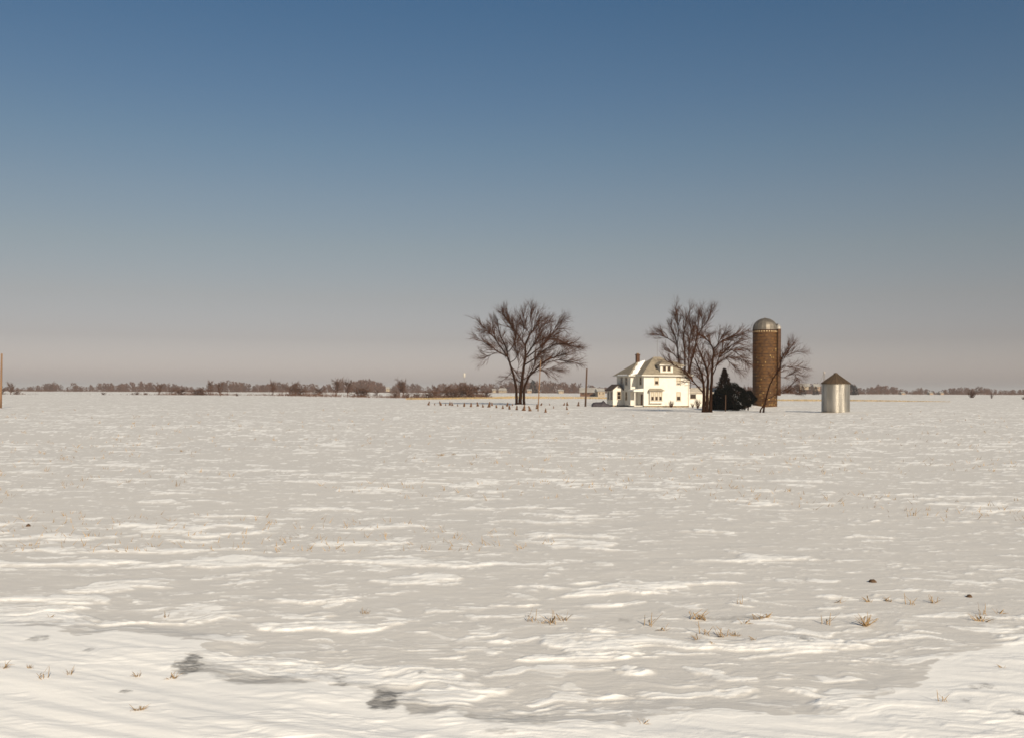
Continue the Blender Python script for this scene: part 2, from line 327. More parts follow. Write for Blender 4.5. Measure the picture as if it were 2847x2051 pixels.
# ------------------------------------------------------------------ the farmhouse
HD = 182.0; hx, hy = X_at(1790, HD), HD
HZ = gz(hx + 4, hy + 4)
house = empty('farmhouse', (hx, hy, HZ - 0.05), R(14.5))
tag(house, 'white two-storey farmhouse with hipped roof, front dormer and side wing', 'house')
W, D, EV, RZ = 9.0, 9.0, 5.92, 9.42
b = MB().box(0, W, 0, D, 0.33, EV)
wall = b.build('wall', M_white, house)
MB().box(-1.33, -0.003, 3.2, 10.5, 0.33, EV - 0.004).build('wing_wall', M_white, house)
MB().box(0.06, W - 0.06, 0.06, D, -0.4, 0.33).build('foundation', M_stone, house)
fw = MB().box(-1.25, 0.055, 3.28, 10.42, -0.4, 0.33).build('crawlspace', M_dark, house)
# corner boards and frieze
for nm, bx in (('corner_board', (-0.02, 0.14, -0.022, -0.002, 0.33, EV)), ('corner_board', (W - 0.14, W + 0.02, -0.022, -0.002, 0.33, EV)),
               ('corner_board', (-1.35, -1.20, 3.178, 3.198, 0.33, EV - .01)), ('frieze_board', (-0.02, W + 0.02, -0.03, -0.003, EV - 0.32, EV - 0.003))):
    MB().box(*bx).build(nm, M_trim, house)
def hip(x0, x1, y0, y1, ze, zr, rx0, rx1, ry, over=0.6, t=0.14):
    X0, X1, Y0, Y1 = x0 - over, x1 + over, y0 - over, y1 + over
    c = [Vector(p) for p in ((X0,Y0,ze),(X1,Y0,ze),(X1,Y1,ze),(X0,Y1,ze))]; a_, b_ = Vector((rx0, ry, zr)), Vector((rx1, ry, zr))
    return c, a_, b_
c, ra, rb = hip(0, W, 0, D, EV, RZ, 3.8, 5.2, 4.5)
rf = MB().add([*c, ra, rb], [(0, 1, 5, 4), (1, 2, 5), (2, 3, 4, 5), (3, 0, 4), (0, 3, 2, 1)]).build('roof', M_roof, house)
rf['label'] = 'weathered brown hipped main roof'
wc, wa, wb = hip(-1.33, 6, 3.2, 10.5, EV - 0.006, 8.60, 1.44, 5.0, 6.85)
wr = MB().add([*wc, wa, wb], [(0, 1, 5, 4), (1, 2, 5), (2, 3, 4, 5), (3, 0, 4), (0, 3, 2, 1)]).build('wing_roof', M_roof, house)
# eave fascia boards
for bx in ((-0.62, W + 0.62, -0.635, -0.605, EV - 0.14, EV + 0.03), (-0.635, -0.605, -0.6, 2.5, EV - 0.14, EV + 0.03), (-1.96, -0.65, 2.565, 2.595, EV - 0.145, EV + 0.02),
           (-1.965, -1.935, 2.6, 11.1, EV - 0.145, EV + 0.02), (W + 0.605, W + 0.635, -0.6, D + .6, EV - 0.14, EV + 0.03)):
    MB().box(*bx).build('fascia', M_trim, house)
for bx in ((-0.59, W + .59, -0.598, -0.04, EV - 0.06, EV - 0.01), (-1.92, -1.34, 2.62, 11.0, EV - 0.07, EV - 0.012), (-0.59, -0.005, -0.03, 3.19, EV - .062, EV - .011)):
    MB().box(*bx).build('soffit', M_trim, house)
# snow lying in the valley between main roof and wing roof
n_w = (wc[1] - wc[0]).cross(wa - wc[0]).normalized()
def wing_pt(x, y): return Vector((x, y, EV - 0.006 + (y - 2.6) * (8.60 - EV) / (6.85 - 2.6)))
def main_left_pt(x, y): return Vector((x, y, EV + (x + 0.6) * (RZ - EV) / 4.4))
def valley(y):     # where the wing's front slope meets the main left slope
    z = EV + (y - 2.6) * (8.60 - EV) / 4.25; return -0.6 + (z - EV) * 4.4 / (RZ - EV)
ys = np.linspace(2.5, 6.8, 12); sv = []; sf = []
for i, y in enumerate(ys):
    vx = valley(y); wl = 0.95 + 0.12 * math.sin(i * 2.1); wrr = 0.25 + 0.06 * math.sin(i * 3.3)
    p0, p1 = wing_pt(vx - wl, y), main_left_pt(vx + wrr, y); p2 = wing_pt(vx - wl * 0.5, y)
    for p, dz in ((p0, 0.01), (p2, 0.13), (p1, 0.14), (p1 + Vector((0.05, 0, 0.02)), 0.0)): sv.append(p + Vector((0, 0, dz)))
for i in range(len(ys) - 1):
    for j in range(3): sf.append((4*i+j, 4*i+j+1, 4*i+4+j+1, 4*i+4+j))
MB().add(sv, sf).build('roof_snow', M_snow, house, True)
sv, sf = [], []
for i, y in enumerate(np.linspace(3.6, 8.6, 14)):
    w_ = 0.10 + 0.12 * math.sin(i * 0.9) ** 2
    for xx, dz in ((-1.95, 0.0), (-1.93 + w_ * 0.5, 0.06), (-1.93 + w_, 0.0)):
        sv.append((xx, y, EV + (xx + 1.93) * 0.795 + dz + 0.02))
for i in range(13):
    for j in range(2): sf.append((3*i+j, 3*i+j+1, 3*i+3+j+1, 3*i+3+j))
MB().add(sv, sf).build('roof_snow', M_snow, house, True)
# chimney
ch = MB().box(1.2, 1.84, 6.6, 7.2, 8.0, 10.0).build('chimney', M_brick, house)
MB().box(1.12, 1.92, 6.52, 7.28, 9.78, 9.92).build('cap_course', M_brick, ch)
MB().box(1.34, 1.70, 6.74, 7.06, 10.0, 10.16).build('flue', M_stone, ch)

def window(parent, cx, z0, z1, w, plane='front', at=0.0, shade=0.5, name='window'):
    """double-hung window, its frame, two sashes of glass, a roller shade behind the upper glass"""
    def P(a, dpt, z):     # a along the wall, dpt out of the wall
        return (a, at - dpt, z) if plane == 'front' else (at - dpt, a, z)
    def bx(a0, a1, d0, d1, z0_, z1_):
        p, q = P(a0, d0, z0_), P(a1, d1, z1_); return MB().box(min(p[0], q[0]), max(p[0], q[0]), min(p[1], q[1]), max(p[1], q[1]), z0_, z1_)
    h = w / 2; zm = (z0 + z1) / 2
    g = bx(cx - h, cx + h, 0.004, 0.016, z0, z1); o = g.build(name, M_glass, parent)
    f = MB()
    for a0, a1, zz0, zz1 in ((cx - h - 0.11, cx - h, z0 - 0.05, z1 + 0.14), (cx + h, cx + h + 0.11, z0 - 0.05, z1 + 0.14), (cx - h, cx + h, z1, z1 + 0.14)):
        q = bx(a0, a1, 0.003, 0.05, zz0, zz1); f.add(q.v, q.f)
    f.build('frame', M_frame, o)
    bx(cx - h - 0.16, cx + h + 0.16, 0.003, 0.10, z0 - 0.13, z0 - 0.055).build('sill', M_frame, o)
    bx(cx - h, cx + h, 0.017, 0.035, zm - 0.03, zm + 0.03).build('meeting_rail', M_frame, o)
    if shade > 0: bx(cx - h + 0.02, cx + h - 0.02, 0.0165, 0.0215, z1 - (z1 - z0) * shade, z1 - 0.01).build('shade', M_shade, o)
    return o
window(house, 2.5, 4.28, 5.55, 0.62, shade=0.55); window(house, 6.85, 4.28, 5.55, 0.62, shade=0.85); window(house, 6.85, 1.35, 2.75, 0.66, shade=0.5)
window(house, 1.55, 4.2, 5.5, 0.75, 'left', 0.0, 0.0); 
window(house, 7.8, 4.2, 5.5, 0.8, 'left', -1.33, 0.0); window(house, 5.35, 4.2, 5.5, 0.8, 'left', -1.33, 0.0); window(house, 5.35, 1.35, 2.75, 0.7, 'left', -1.33, 0.0)
# bay window
bay = MB().box(1.0, 3.5, -0.55, -0.004, 0.95, 3.0).build('bay_window', M_white, house)
MB().box(0.96, 3.54, -0.59, -0.006, 0.83, 0.948).build('bay_base', M_trim, bay)
bt = MB().add([(0.75,-0.85,3.02),(3.75,-0.85,3.02),(3.75,-0.006,3.02),(0.75,-0.006,3.02),(1.15,-0.01,3.5),(3.35,-0.01,3.5),(0.75,-0.85,3.12),(3.75,-0.85,3.12),(3.75,-.006,3.12),(0.75,-.006,3.12)],
     [(0,1,7,6),(6,7,5,4),(7,8,5),(1,2,8,7),(0,6,9,3),(6,4,9),(0,3,2,1)]).build('bay_roof', M_roof, bay)
for cx_ in (1.46, 2.25, 3.04):
    wn = window(house, cx_, 1.35, 2.72, 0.46, at=-0.55, shade=0.5)
# side door by the front porch
dr = MB().box(-0.04, -0.004, 0.55, 1.45, 0.36, 2.45).build('door', mat('dark_door', (0.13, 0.06, 0.03), 0.7, vary=0.3), house)
MB().box(-0.05, -0.041, 0.72, 1.28, 1.35, 2.25).build('pane', M_glass, dr)
# corner porch in the notch
MB().box(-1.72, -0.006, 0.35, 3.19, 0.22, 0.36).build('porch_floor', M_trim, house)
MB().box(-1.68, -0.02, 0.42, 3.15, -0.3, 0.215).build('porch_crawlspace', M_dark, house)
MB().box(-1.74, -1.42, 0.30, 0.62, -0.35, 0.218).build('porch_pier', M_stone, house)
pr = MB().add([(-1.95,0.08,2.92),(-0.004,0.08,2.92),(-0.004,3.195,2.92),(-1.95,3.195,2.92),(-1.95,0.08,3.22),(-0.004,0.08,3.5),(-0.004,3.195,3.55),(-1.95,3.195,3.22)],
     [(0,3,2,1),(4,5,6,7),(0,1,5,4),(1,2,6,5),(2,3,7,6),(3,0,4,7)]).build('porch_roof', M_trim, house)
po = MB().box(-1.66, -1.50, 0.40, 0.56, 0.362, 2.915).build('porch_post', M_trim, house)
# enclosed entry at the far left
EX0, EX1, EY0, EY1 = -3.42, -1.334, 6.93, 10.3
entry = MB().box(EX0, EX1, EY0, EY1, 0.33, 3.3).build('entry_wall', M_white, house)
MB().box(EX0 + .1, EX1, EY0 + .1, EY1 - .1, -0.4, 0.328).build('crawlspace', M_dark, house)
MB().box(EX0 - 0.01, EX0 + 0.34, EY0 - 0.012, EY0 + 0.3, -0.4, 0.326).build('entry_pier', M_stone, house)
xm, zt = (EX0 + EX1) / 2, 4.16
MB().add([(EX0,EY0-.002,3.3),(EX1,EY0-.002,3.3),(xm,EY0-.002,4.05),(EX0,EY0+.2,3.3),(EX1,EY0+.2,3.3),(xm,EY0+.2,4.05)],[(0,1,2),(5,4,3),(0,2,5,3),(1,4,5,2),(0,3,4,1)]).build('entry_gable', M_trim, house)
er = MB()
er.add([(EX0-.42,EY0-.35,3.02),(xm,EY0-.35,zt),(xm,EY1+.2,zt),(EX0-.42,EY1+.2,3.02),(EX0-.42,EY0-.35,3.14),(xm,EY0-.35,zt+.14),(xm,EY1+.2,zt+.14),(EX0-.42,EY1+.2,3.14)],
       [(0,1,2,3),(7,6,5,4),(0,4,5,1),(2,6,7,3),(3,7,4,0)])
er.add([(EX1-.004,EY0-.35,3.12),(xm,EY0-.35,zt),(xm,EY1+.2,zt),(EX1-.004,EY1+.2,3.12),(EX1-.004,EY0-.35,3.26),(xm,EY0-.35,zt+.14),(xm,EY1+.2,zt+.14),(EX1-.004,EY1+.2,3.26)],
       [(3,2,1,0),(4,5,6,7),(1,5,4,0),(3,7,6,2),(0,4,7,3)])
er.build('entry_roof', mat('dark_shingle', (0.085, 0.06, 0.05), 0.9, vary=0.3, scale=3), house)
window(house, -2.22, 1.5, 2.85, 0.62, at=EY0, shade=0.0); window(house, 7.75, 1.4, 2.75, 0.62, 'left', EX0, 0.0); window(house, 9.35, 1.4, 2.75, 0.62, 'left', EX0, 0.0)
# dormers (front, and one on the right slope)
def dormer(front):
    w, dep, z0, z1 = 2.5, 2.6, 6.2, 7.72
    T = Matrix.Translation((4.5, 0.05, 0)) if front else Matrix.Translation((W - 0.05, 4.2, 0)) @ Matrix.Rotation(R(90), 4, 'Z')
    e = MB().box(-w/2, w/2, 0, dep, z0, z1); e.v = [tuple(T @ Vector(p)) for p in e.v]; o = e.build('dormer', M_white, house)
    r = MB().add([(-w/2-.3,-.35,z1-.03),(w/2+.3,-.35,z1-.03),(w/2+.3,dep+.6,z1-.03),(-w/2-.3,dep+.6,z1-.03),(-w/2-.3,-.35,z1+.1),(w/2+.3,-.35,z1+.1),(w/2+.3,dep+.6,z1+.1),(-w/2-.3,dep+.6,z1+.1),(-.25,1.2,z1+.85),(.25,1.2,z1+.85),(.25,dep+.6,z1+.85),(-.25,dep+.6,z1+.85)],
        [(0,3,2,1),(0,1,5,4),(1,2,6,5),(3,0,4,7),(4,5,9,8),(5,6,10,9),(7,4,8,11),(8,9,10,11),(2,3,7,11,10,6)])
    r.v = [tuple(T @ Vector(p)) for p in r.v]; r.build('dormer_roof', M_roof, o)
    fs = MB().box(-w/2-.32, w/2+.32, -.385, -.352, z1-.06, z1+.10); fs.v = [tuple(T @ Vector(p)) for p in fs.v]; fs.build('dormer_fascia', M_trim, o)
    for cx_ in (-0.46, 0.46):
        for nm, bx, m_ in (('pane', (cx_-.27, cx_+.27, -.018, -.004, z0+.50, z1-.24), M_glass), ('sash', (cx_-.36, cx_-.27, -.05, -.003, z0+.42, z1-.16), M_frame),
                           ('sash', (cx_+.27, cx_+.36, -.05, -.003, z0+.42, z1-.16), M_frame), ('sash', (cx_-.27, cx_+.27, -.045, -.003, z1-.24, z1-.16), M_frame), ('sash', (cx_-.27, cx_+.27, -.06, -.003, z0+.42, z0+.50), M_frame)):
            q = MB().box(*bx); q.v = [tuple(T @ Vector(p)) for p in q.v]; q.build(nm, m_, o)
    return o
dormer(True); dormer(False)
dsp = MB().tube([(W - 0.25, -0.5, EV - 0.1), (W - 0.22, -0.1, EV - 0.5), (W - 0.22, -0.08, 0.5), (W - 0.22, -0.35, 0.25)], 0.045, 6).build('downspout', M_frame, house)
ant = MB().tube([(3.7, 2.6, 8.2), (3.7, 2.6, 13.2)], 0.03, 6)
for z in (12.2, 12.7): ant.tube([(3.1, 2.6, z), (4.3, 2.6, z)], 0.02, 4)
for x in (3.2, 3.5, 3.9, 4.2): ant.tube([(x, 2.1, 12.7), (x, 3.1, 12.7)], 0.014, 4)
ant.build('antenna', mat('antenna_metal', (0.25, 0.24, 0.23), 0.5, 0.6, 0.2), house)

# ------------------------------------------------------------------ tile silo
SD = 186.0; scx = X_at(2126.5, SD); SR = 67 / F * SD / 2; sz = Z_at(2126, 1134, SD)
silo = empty('silo', (scx, SD, sz - 0.05))
tag(silo, 'tall brown tile silo with a silver dome and side chute behind a leaning bare tree', 'silo')
def silo_mat():
    m = mat('glazed_tile', (0.105, 0.045, 0.009), 0.75, vary=0.45, scale=1.5, color2=(0.045, 0.018, 0.004), spec=0.35, stretch=(0.5, 0.5, 2.2))
    n = m.node_tree.nodes; l = m.node_tree.links; bs = n['Principled BSDF']
    t = n.new('ShaderNodeTexCoord'); sp = n.new('ShaderNodeSeparateXYZ'); l.new(t.outputs['Object'], sp.inputs[0])
    at2 = n.new('ShaderNodeMath'); at2.operation = 'ARCTAN2'; l.new(sp.outputs['Y'], at2.inputs[0]); l.new(sp.outputs['X'], at2.inputs[1])
    k = n.new('ShaderNodeMath'); k.operation = 'MULTIPLY'; k.inputs[1].default_value = SR; l.new(at2.outputs[0], k.inputs[0])
    cb = n.new('ShaderNodeCombineXYZ'); l.new(k.outputs[0], cb.inputs[0]); l.new(sp.outputs['Z'], cb.inputs[1])
    br = n.new('ShaderNodeTexBrick'); br.inputs['Scale'].default_value = 1.0; br.inputs['Brick Width'].default_value = 0.40; br.inputs['Row Height'].default_value = 0.31
    br.inputs['Mortar Size'].default_value = 0.014; br.inputs['Color1'].default_value = (0.135, 0.060, 0.012, 1); br.inputs['Color2'].default_value = (0.022, 0.008, 0.002, 1)
    br.inputs['Mortar'].default_value = (0.10, 0.058, 0.02, 1); l.new(cb.outputs[0], br.inputs['Vector'])
    old = bs.inputs['Base Color'].links[0].from_socket
    mx = n.new('ShaderNodeMix'); mx.data_type = 'RGBA'; mx.inputs['Factor'].default_value = 0.5
    l.new(old, mx.inputs['A']); l.new(br.outputs['Color'], mx.inputs['B']); l.new(mx.outputs['Result'], bs.inputs['Base Color'])
    bp = n.new('ShaderNodeBump'); bp.inputs['Strength'].default_value = 0.6; bp.inputs['Distance'].default_value = 0.02; bp.invert = True
    l.new(br.outputs['Fac'], bp.inputs['Height']); l.new(bp.outputs[0], bs.inputs['Normal'])
    return m
M_tile = silo_mat()
SH = Z_at(2126, 917, SD) - sz; ST = Z_at(2126, 884.5, SD) - sz
MB().lathe([(SR, 0.1), (SR, SH)], 64).build('wall', M_tile, silo, True)
MB().lathe([(SR + 0.22, -0.4), (SR + 0.22, 0.28), (SR - 0.02, 0.34)], 64).build('foundation', M_stone, silo)
M_hoop = mat('rusty_hoop', (0.045, 0.020, 0.010), 0.7, 0.3, 0.4, 4)
z = 0.8
while z < SH - 0.6:
    hp = MB().lathe([(SR + 0.004, z - 0.03), (SR + 0.05, z - 0.03), (SR + 0.05, z + 0.03), (SR + 0.004, z + 0.03)], 56); hp.build('hoop', M_hoop, silo)
    z += 0.62
M_pale = mat('pale_block', (0.60, 0.46, 0.27), 0.8, vary=0.2)
for k in range(30):
    a_ = 2 * math.pi * k / 30; ca, sa = math.cos(a_), math.sin(a_); q = MB().box(-0.02, 0.05, -0.095, 0.095, SH - 0.42, SH - 0.24)
    q.v = [((SR + p[0]) * ca - p[1] * sa, (SR + p[0]) * sa + p[1] * ca, p[2]) for p in q.v]; q.build('vent_block', M_pale, silo)
MB().lathe([(SR, SH - 0.12), (SR + 0.07, SH - 0.12), (SR + 0.07, SH), (SR, SH)], 56).build('rim_band', M_hoop, silo)
rs = random.Random(3)
M_spall = mat('spalled_tile', (0.34, 0.22, 0.08), 0.9, vary=0.3, scale=9)
for k in range(46):          # tiles with the glaze knocked off, mostly low on the wall
    a_ = R(rs.uniform(-150, -28)); zz = SH * (rs.random() ** 1.35) * 0.72 + 0.5; w_ = rs.uniform(0.05, 0.15); h_ = rs.uniform(0.05, 0.13)
    zz = round(zz / 0.31) * 0.31 + 0.155; ca, sa = math.cos(a_), math.sin(a_)
    q = MB().box(-0.01, 0.012, -w_, w_, zz - h_, zz + h_)
    q.v = [((SR + p[0]) * ca - p[1] * sa, (SR + p[0]) * sa + p[1] * ca, p[2]) for p in q.v]; q.build('spalled_tile', M_spall, silo)
M_dome = mat('dull_aluminium', (0.21, 0.185, 0.155), 0.58, 0.6, 0.35, 1.2)
DH = ST - SH; prof = [(SR * 1.01 * math.cos(t), SH + DH * (math.sin(t) ** 0.92)) for t in np.linspace(0, R(88), 9)]
NG = 18
for k in range(NG):          # one sheet-metal gore each, lapped at a raised seam
    MB().lathe(prof, 1, a0=2 * math.pi * k / NG, a1=2 * math.pi * (k + 1) / NG).build('dome_gore', M_dome, silo)
    a_ = 2 * math.pi * k / NG
    MB().tube([((r + 0.01) * math.cos(a_), (r + 0.01) * math.sin(a_), z) for r, z in prof], 0.022, 4).build('dome_seam', M_dome, silo)
MB().lathe([(0.02, ST + 0.12), (0.2, ST + 0.08), (0.22, ST - 0.1)], 12).build('dome_cap', M_dome, silo)
# unloading chute on the right side
ca = R(-27); cxx, cyy = (SR + 0.22) * math.cos(ca), (SR + 0.22) * math.sin(ca)
M_chute = mat('chute_sheet', (0.075, 0.032, 0.009), 0.6, vary=0.4, scale=2.0)
chute = MB().lathe([(0.46, 2.4), (0.46, SH + 0.15)], 14, cxx, cyy, R(-125), R(100)).build('chute', M_chute, silo, True)
zc = 3.4
while zc < SH:
    MB().lathe([(0.462, zc - .03), (0.49, zc - .03), (0.49, zc + .03), (0.462, zc + .03)], 12, cxx, cyy, R(-125), R(100)).build('chute_band', M_hoop, chute); zc += 1.5
MB().lathe([(0.47, SH + 0.15), (0.47, SH + 0.55), (0.15, SH + 0.95), (0.02, SH + 1.0)], 12, cxx - 0.02, cyy, R(-150), R(150)).build('chute_hood', mat('galvanised_hood', (0.40, 0.37, 0.33), 0.5, 0.3, 0.2), chute)
MB().box(SR - 0.12, SR + 0.12, -0.35, 0.1, SH + 0.55, SH + 1.15).build('dome_hatch', M_hoop, silo)

# ------------------------------------------------------------------ steel grain bin
BD = 141.0; bcx = X_at(2323.5, BD); BR = 74.5 / F * BD / 2; bz = gz(bcx, BD)
gbin = empty('grain_bin', (bcx, BD, bz - 0.06)); tag(gbin, 'round corrugated steel grain bin with a conical roof standing alone on snow', 'grain bin')
M_galv = lined(mat('galvanised_corrugated', (0.60, 0.56, 0.49), 0.36, 0.85, 0.35, 1.1, stretch=(1, 1, 0.25)), 'Z', 0.10, 0.9, 0.03, 'SIN')
M_binroof = mat('rusting_roof_steel', (0.115, 0.078, 0.048), 0.6, 0.3, 0.35, 1.5)
BE = Z_at(2323, 1065, BD) - bz + 0.06; BT = Z_at(2323, 1037, BD) - bz + 0.06
nring = 4
for k in range(nring):
    z0 = BE * k / nring; z1 = BE * (k + 1) / nring; rr = BR + (0.006 if k % 2 else 0.0); nz_ = 16
    MB().lathe([(rr + 0.008 * math.sin(j * math.pi / 2), z0 + (z1 - z0) * j / nz_) for j in range(nz_ + 1)], 72).build('wall_ring', M_galv, gbin, True)
for k in range(14):
    a_ = 2 * math.pi * k / 14 + 0.2; MB().tube([((BR + .014) * math.cos(a_), (BR + .014) * math.sin(a_), 0.02), ((BR + .014) * math.cos(a_), (BR + .014) * math.sin(a_), BE)], 0.014, 4).build('wall_seam', M_galv, gbin)
for k in range(20):
    a0, a1 = 2 * math.pi * k / 20, 2 * math.pi * (k + 1) / 20
    MB().lathe([(BR + 0.12, BE - 0.03), (0.22, BT - 0.12)], 1, a0=a0, a1=a1).build('roof_panel', M_binroof, gbin)
    MB().tube([((BR + .13) * math.cos(a0), (BR + .13) * math.sin(a0), BE - 0.01), (0.22 * math.cos(a0), 0.22 * math.sin(a0), BT - 0.10)], 0.026, 4).build('roof_rib', M_binroof, gbin)
MB().lathe([(0.30, BT - 0.16), (0.30, BT - 0.02), (0.02, BT + 0.08)], 16).build('roof_cap', M_binroof, gbin)
MB().lathe([(BR + 0.15, BE - 0.10), (BR + 0.15, BE - 0.025), (BR + 0.02, BE - 0.025)], 60).build('eave_trim', M_binroof, gbin)
MB().lathe([(BR + 0.02, -0.25), (BR + 0.25, -0.25), (BR + 0.25, 0.10), (BR + 0.02, 0.12)], 48).build('base_pad', M_stone, gbin)

# ------------------------------------------------------------------ bare trees
class Branches:
    """collects tapering tubes as arrays"""
    def __init__(s): s.V = []; s.Q = []; s.n = 0
    def tube(s, pts, rad, k):
        pts = np.asarray(pts, float); rad = np.asarray(rad, float); n = len(pts)
        tg = np.gradient(pts, axis=0); tg /= np.linalg.norm(tg, axis=1)[:, None] + 1e-9
        ref = np.array([0.31, 0.93, 0.2]) if abs(tg[0, 1]) < 0.8 else np.array([1.0, 0.1, 0.2])
        a = np.cross(tg, ref); a /= np.linalg.norm(a, axis=1)[:, None] + 1e-9; b = np.cross(tg, a)
        th = np.arange(k) * 2 * math.pi / k
        ring = pts[:, None] + rad[:, None, None] * (a[:, None] * np.cos(th)[None, :, None] + b[:, None] * np.sin(th)[None, :, None])
        s.V.append(ring.reshape(-1, 3)); i, j = np.meshgrid(np.arange(n - 1), np.arange(k), indexing='ij')
        q = np.stack([i*k+j, i*k+(j+1) % k, (i+1)*k+(j+1) % k, (i+1)*k+j], -1).reshape(-1, 4) + s.n
        s.Q.append(q); s.n += n * k
    def build(s, name, m, parent=None):
        return fast_mesh(name, np.vstack(s.V), np.vstack(s.Q), m, parent, True)
def unit(v): return v / (np.linalg.norm(v) + 1e-9)
def bend(start, direction, length, rg, n=5, wander=0.16, up=0.25):
    pts = [np.array(start, float)]; d = unit(np.array(direction, float)); s = length / (n - 1)
    for _ in range(n - 1):
        d = unit(d + rg.normal(0, wander, 3) + np.array([0, 0, up * 0.25])); pts.append(pts[-1] + d * s)
    return np.array(pts)
def ramify(path, rad, level, tw, rg, spec):
    """side shoots along a limb, down to fine twigs"""
    seg = np.linalg.norm(np.diff(path, axis=0), axis=1); L = seg.sum(); cum = np.concatenate([[0], np.cumsum(seg)]) / L
    per, t0, lf, ang_lo, ang_hi, up = spec[level]
    cnt = max(2, int(L * per))
    for t in np.sort(rg.uniform(t0, 1.0, cnt)):
        k = min(np.searchsorted(cum, t) - 1, len(seg) - 1); k = max(k, 0); f = (t - cum[k]) / (cum[k+1] - cum[k] + 1e-9)
        p = path[k] * (1 - f) + path[k+1] * f; r = rad[k] * (1 - f) + rad[k+1] * f; d = unit(path[k+1] - path[k])
        ax = unit(np.cross(d, rg.normal(size=3))); an = R(rg.uniform(ang_lo, ang_hi))
        nd = d * math.cos(an) + ax * math.sin(an); nd[2] += up
        ln = lf * rg.uniform(0.55, 1.25) * (1.2 - 0.65 * t)
        q = bend(p, nd, ln, rg, 4 if level < len(spec) - 1 else 3, 0.09, up)
        r0 = min(r * 0.75, spec_r[level]); rr = np.linspace(r0, r0 * 0.45, len(q))
        tw.tube(q, rr, 4 if level == 0 else 3)
        if level + 1 < len(spec): ramify(q, rr, level + 1, tw, rg, spec)
spec_r = [0.050, 0.027, 0.019, 0.015]
def traced_tree(name, label, origin, limbs, s, base_px, spec, seed, depth=0.5, rtip=0.03, flare=True, cat='tree', trunk_m=None):
    """limbs: list of (radius at start, [(px, py) ...]) read off the photograph's outline; the depth of each limb is the tree's own"""
    rg = np.random.default_rng(seed); e = empty(name, origin); tag(e, label, cat)
    tr, tw = Branches(), Branches(); paths = []
    for li, (r0, pl) in enumerate(limbs):
        p = np.array([((x - base_px[0]) / s, 0.0, (base_px[1] - y) / s) for x, y in pl])
        r0 *= 0.86; start_y = 0.0; r_start = r0
        if paths and not (r0 > 0 and pl[0][1] > base_px[1] - 60):
            best = min(((np.hypot(q[:, 0] - p[0, 0], q[:, 2] - p[0, 2]).min(), i) for i, (q, _) in enumerate(paths)))
            q, qr = paths[best[1]]; k = np.hypot(q[:, 0] - p[0, 0], q[:, 2] - p[0, 2]).argmin()
            start_y = q[k, 1]; p[0, 0], p[0, 2] = q[k, 0], q[k, 2]; r_start = min(r0, qr[k] * 0.85) if r0 else qr[k] * 0.7
        else: start_y = rg.uniform(-0.25, 0.25)
        seg = np.concatenate([[0], np.cumsum(np.linalg.norm(np.diff(p, axis=0), axis=1))]); L = seg[-1]
        slope = rg.uniform(-1, 1) * depth
        fine = np.linspace(0, L, max(5, int(L / 0.45) + 2))
        q = np.stack([np.interp(fine, seg, p[:, 0]), start_y + slope * fine, np.interp(fine, seg, p[:, 2])], 1)
        for _ in range(2): q[1:-1] = 0.25 * q[:-2] + 0.5 * q[1:-1] + 0.25 * q[2:]
        q[1:-1] += rg.normal(0, 0.018, (len(q) - 2, 3))
        base = pl[0][1] > base_px[1] - 60
        rr = r_start * (1 - fine / L) ** 0.75 + rtip * (fine / L)
        if base: rr = np.maximum(rr, rtip); rr[0] *= 1.35 if flare else 1; q[0, 2] -= 0.4
        tr.tube(q, rr, 9 if r_start > 0.12 else 6); paths.append((q, rr))
        ramify(q, rr, 0, tw, rg, spec if not base else [(spec[0][0] * 0.45, 0.45, *spec[0][2:])] + spec[1:])
    tr.build('trunk', M_bark if trunk_m is None else trunk_m, e); tw.build('crown', M_twig, e)
    return e
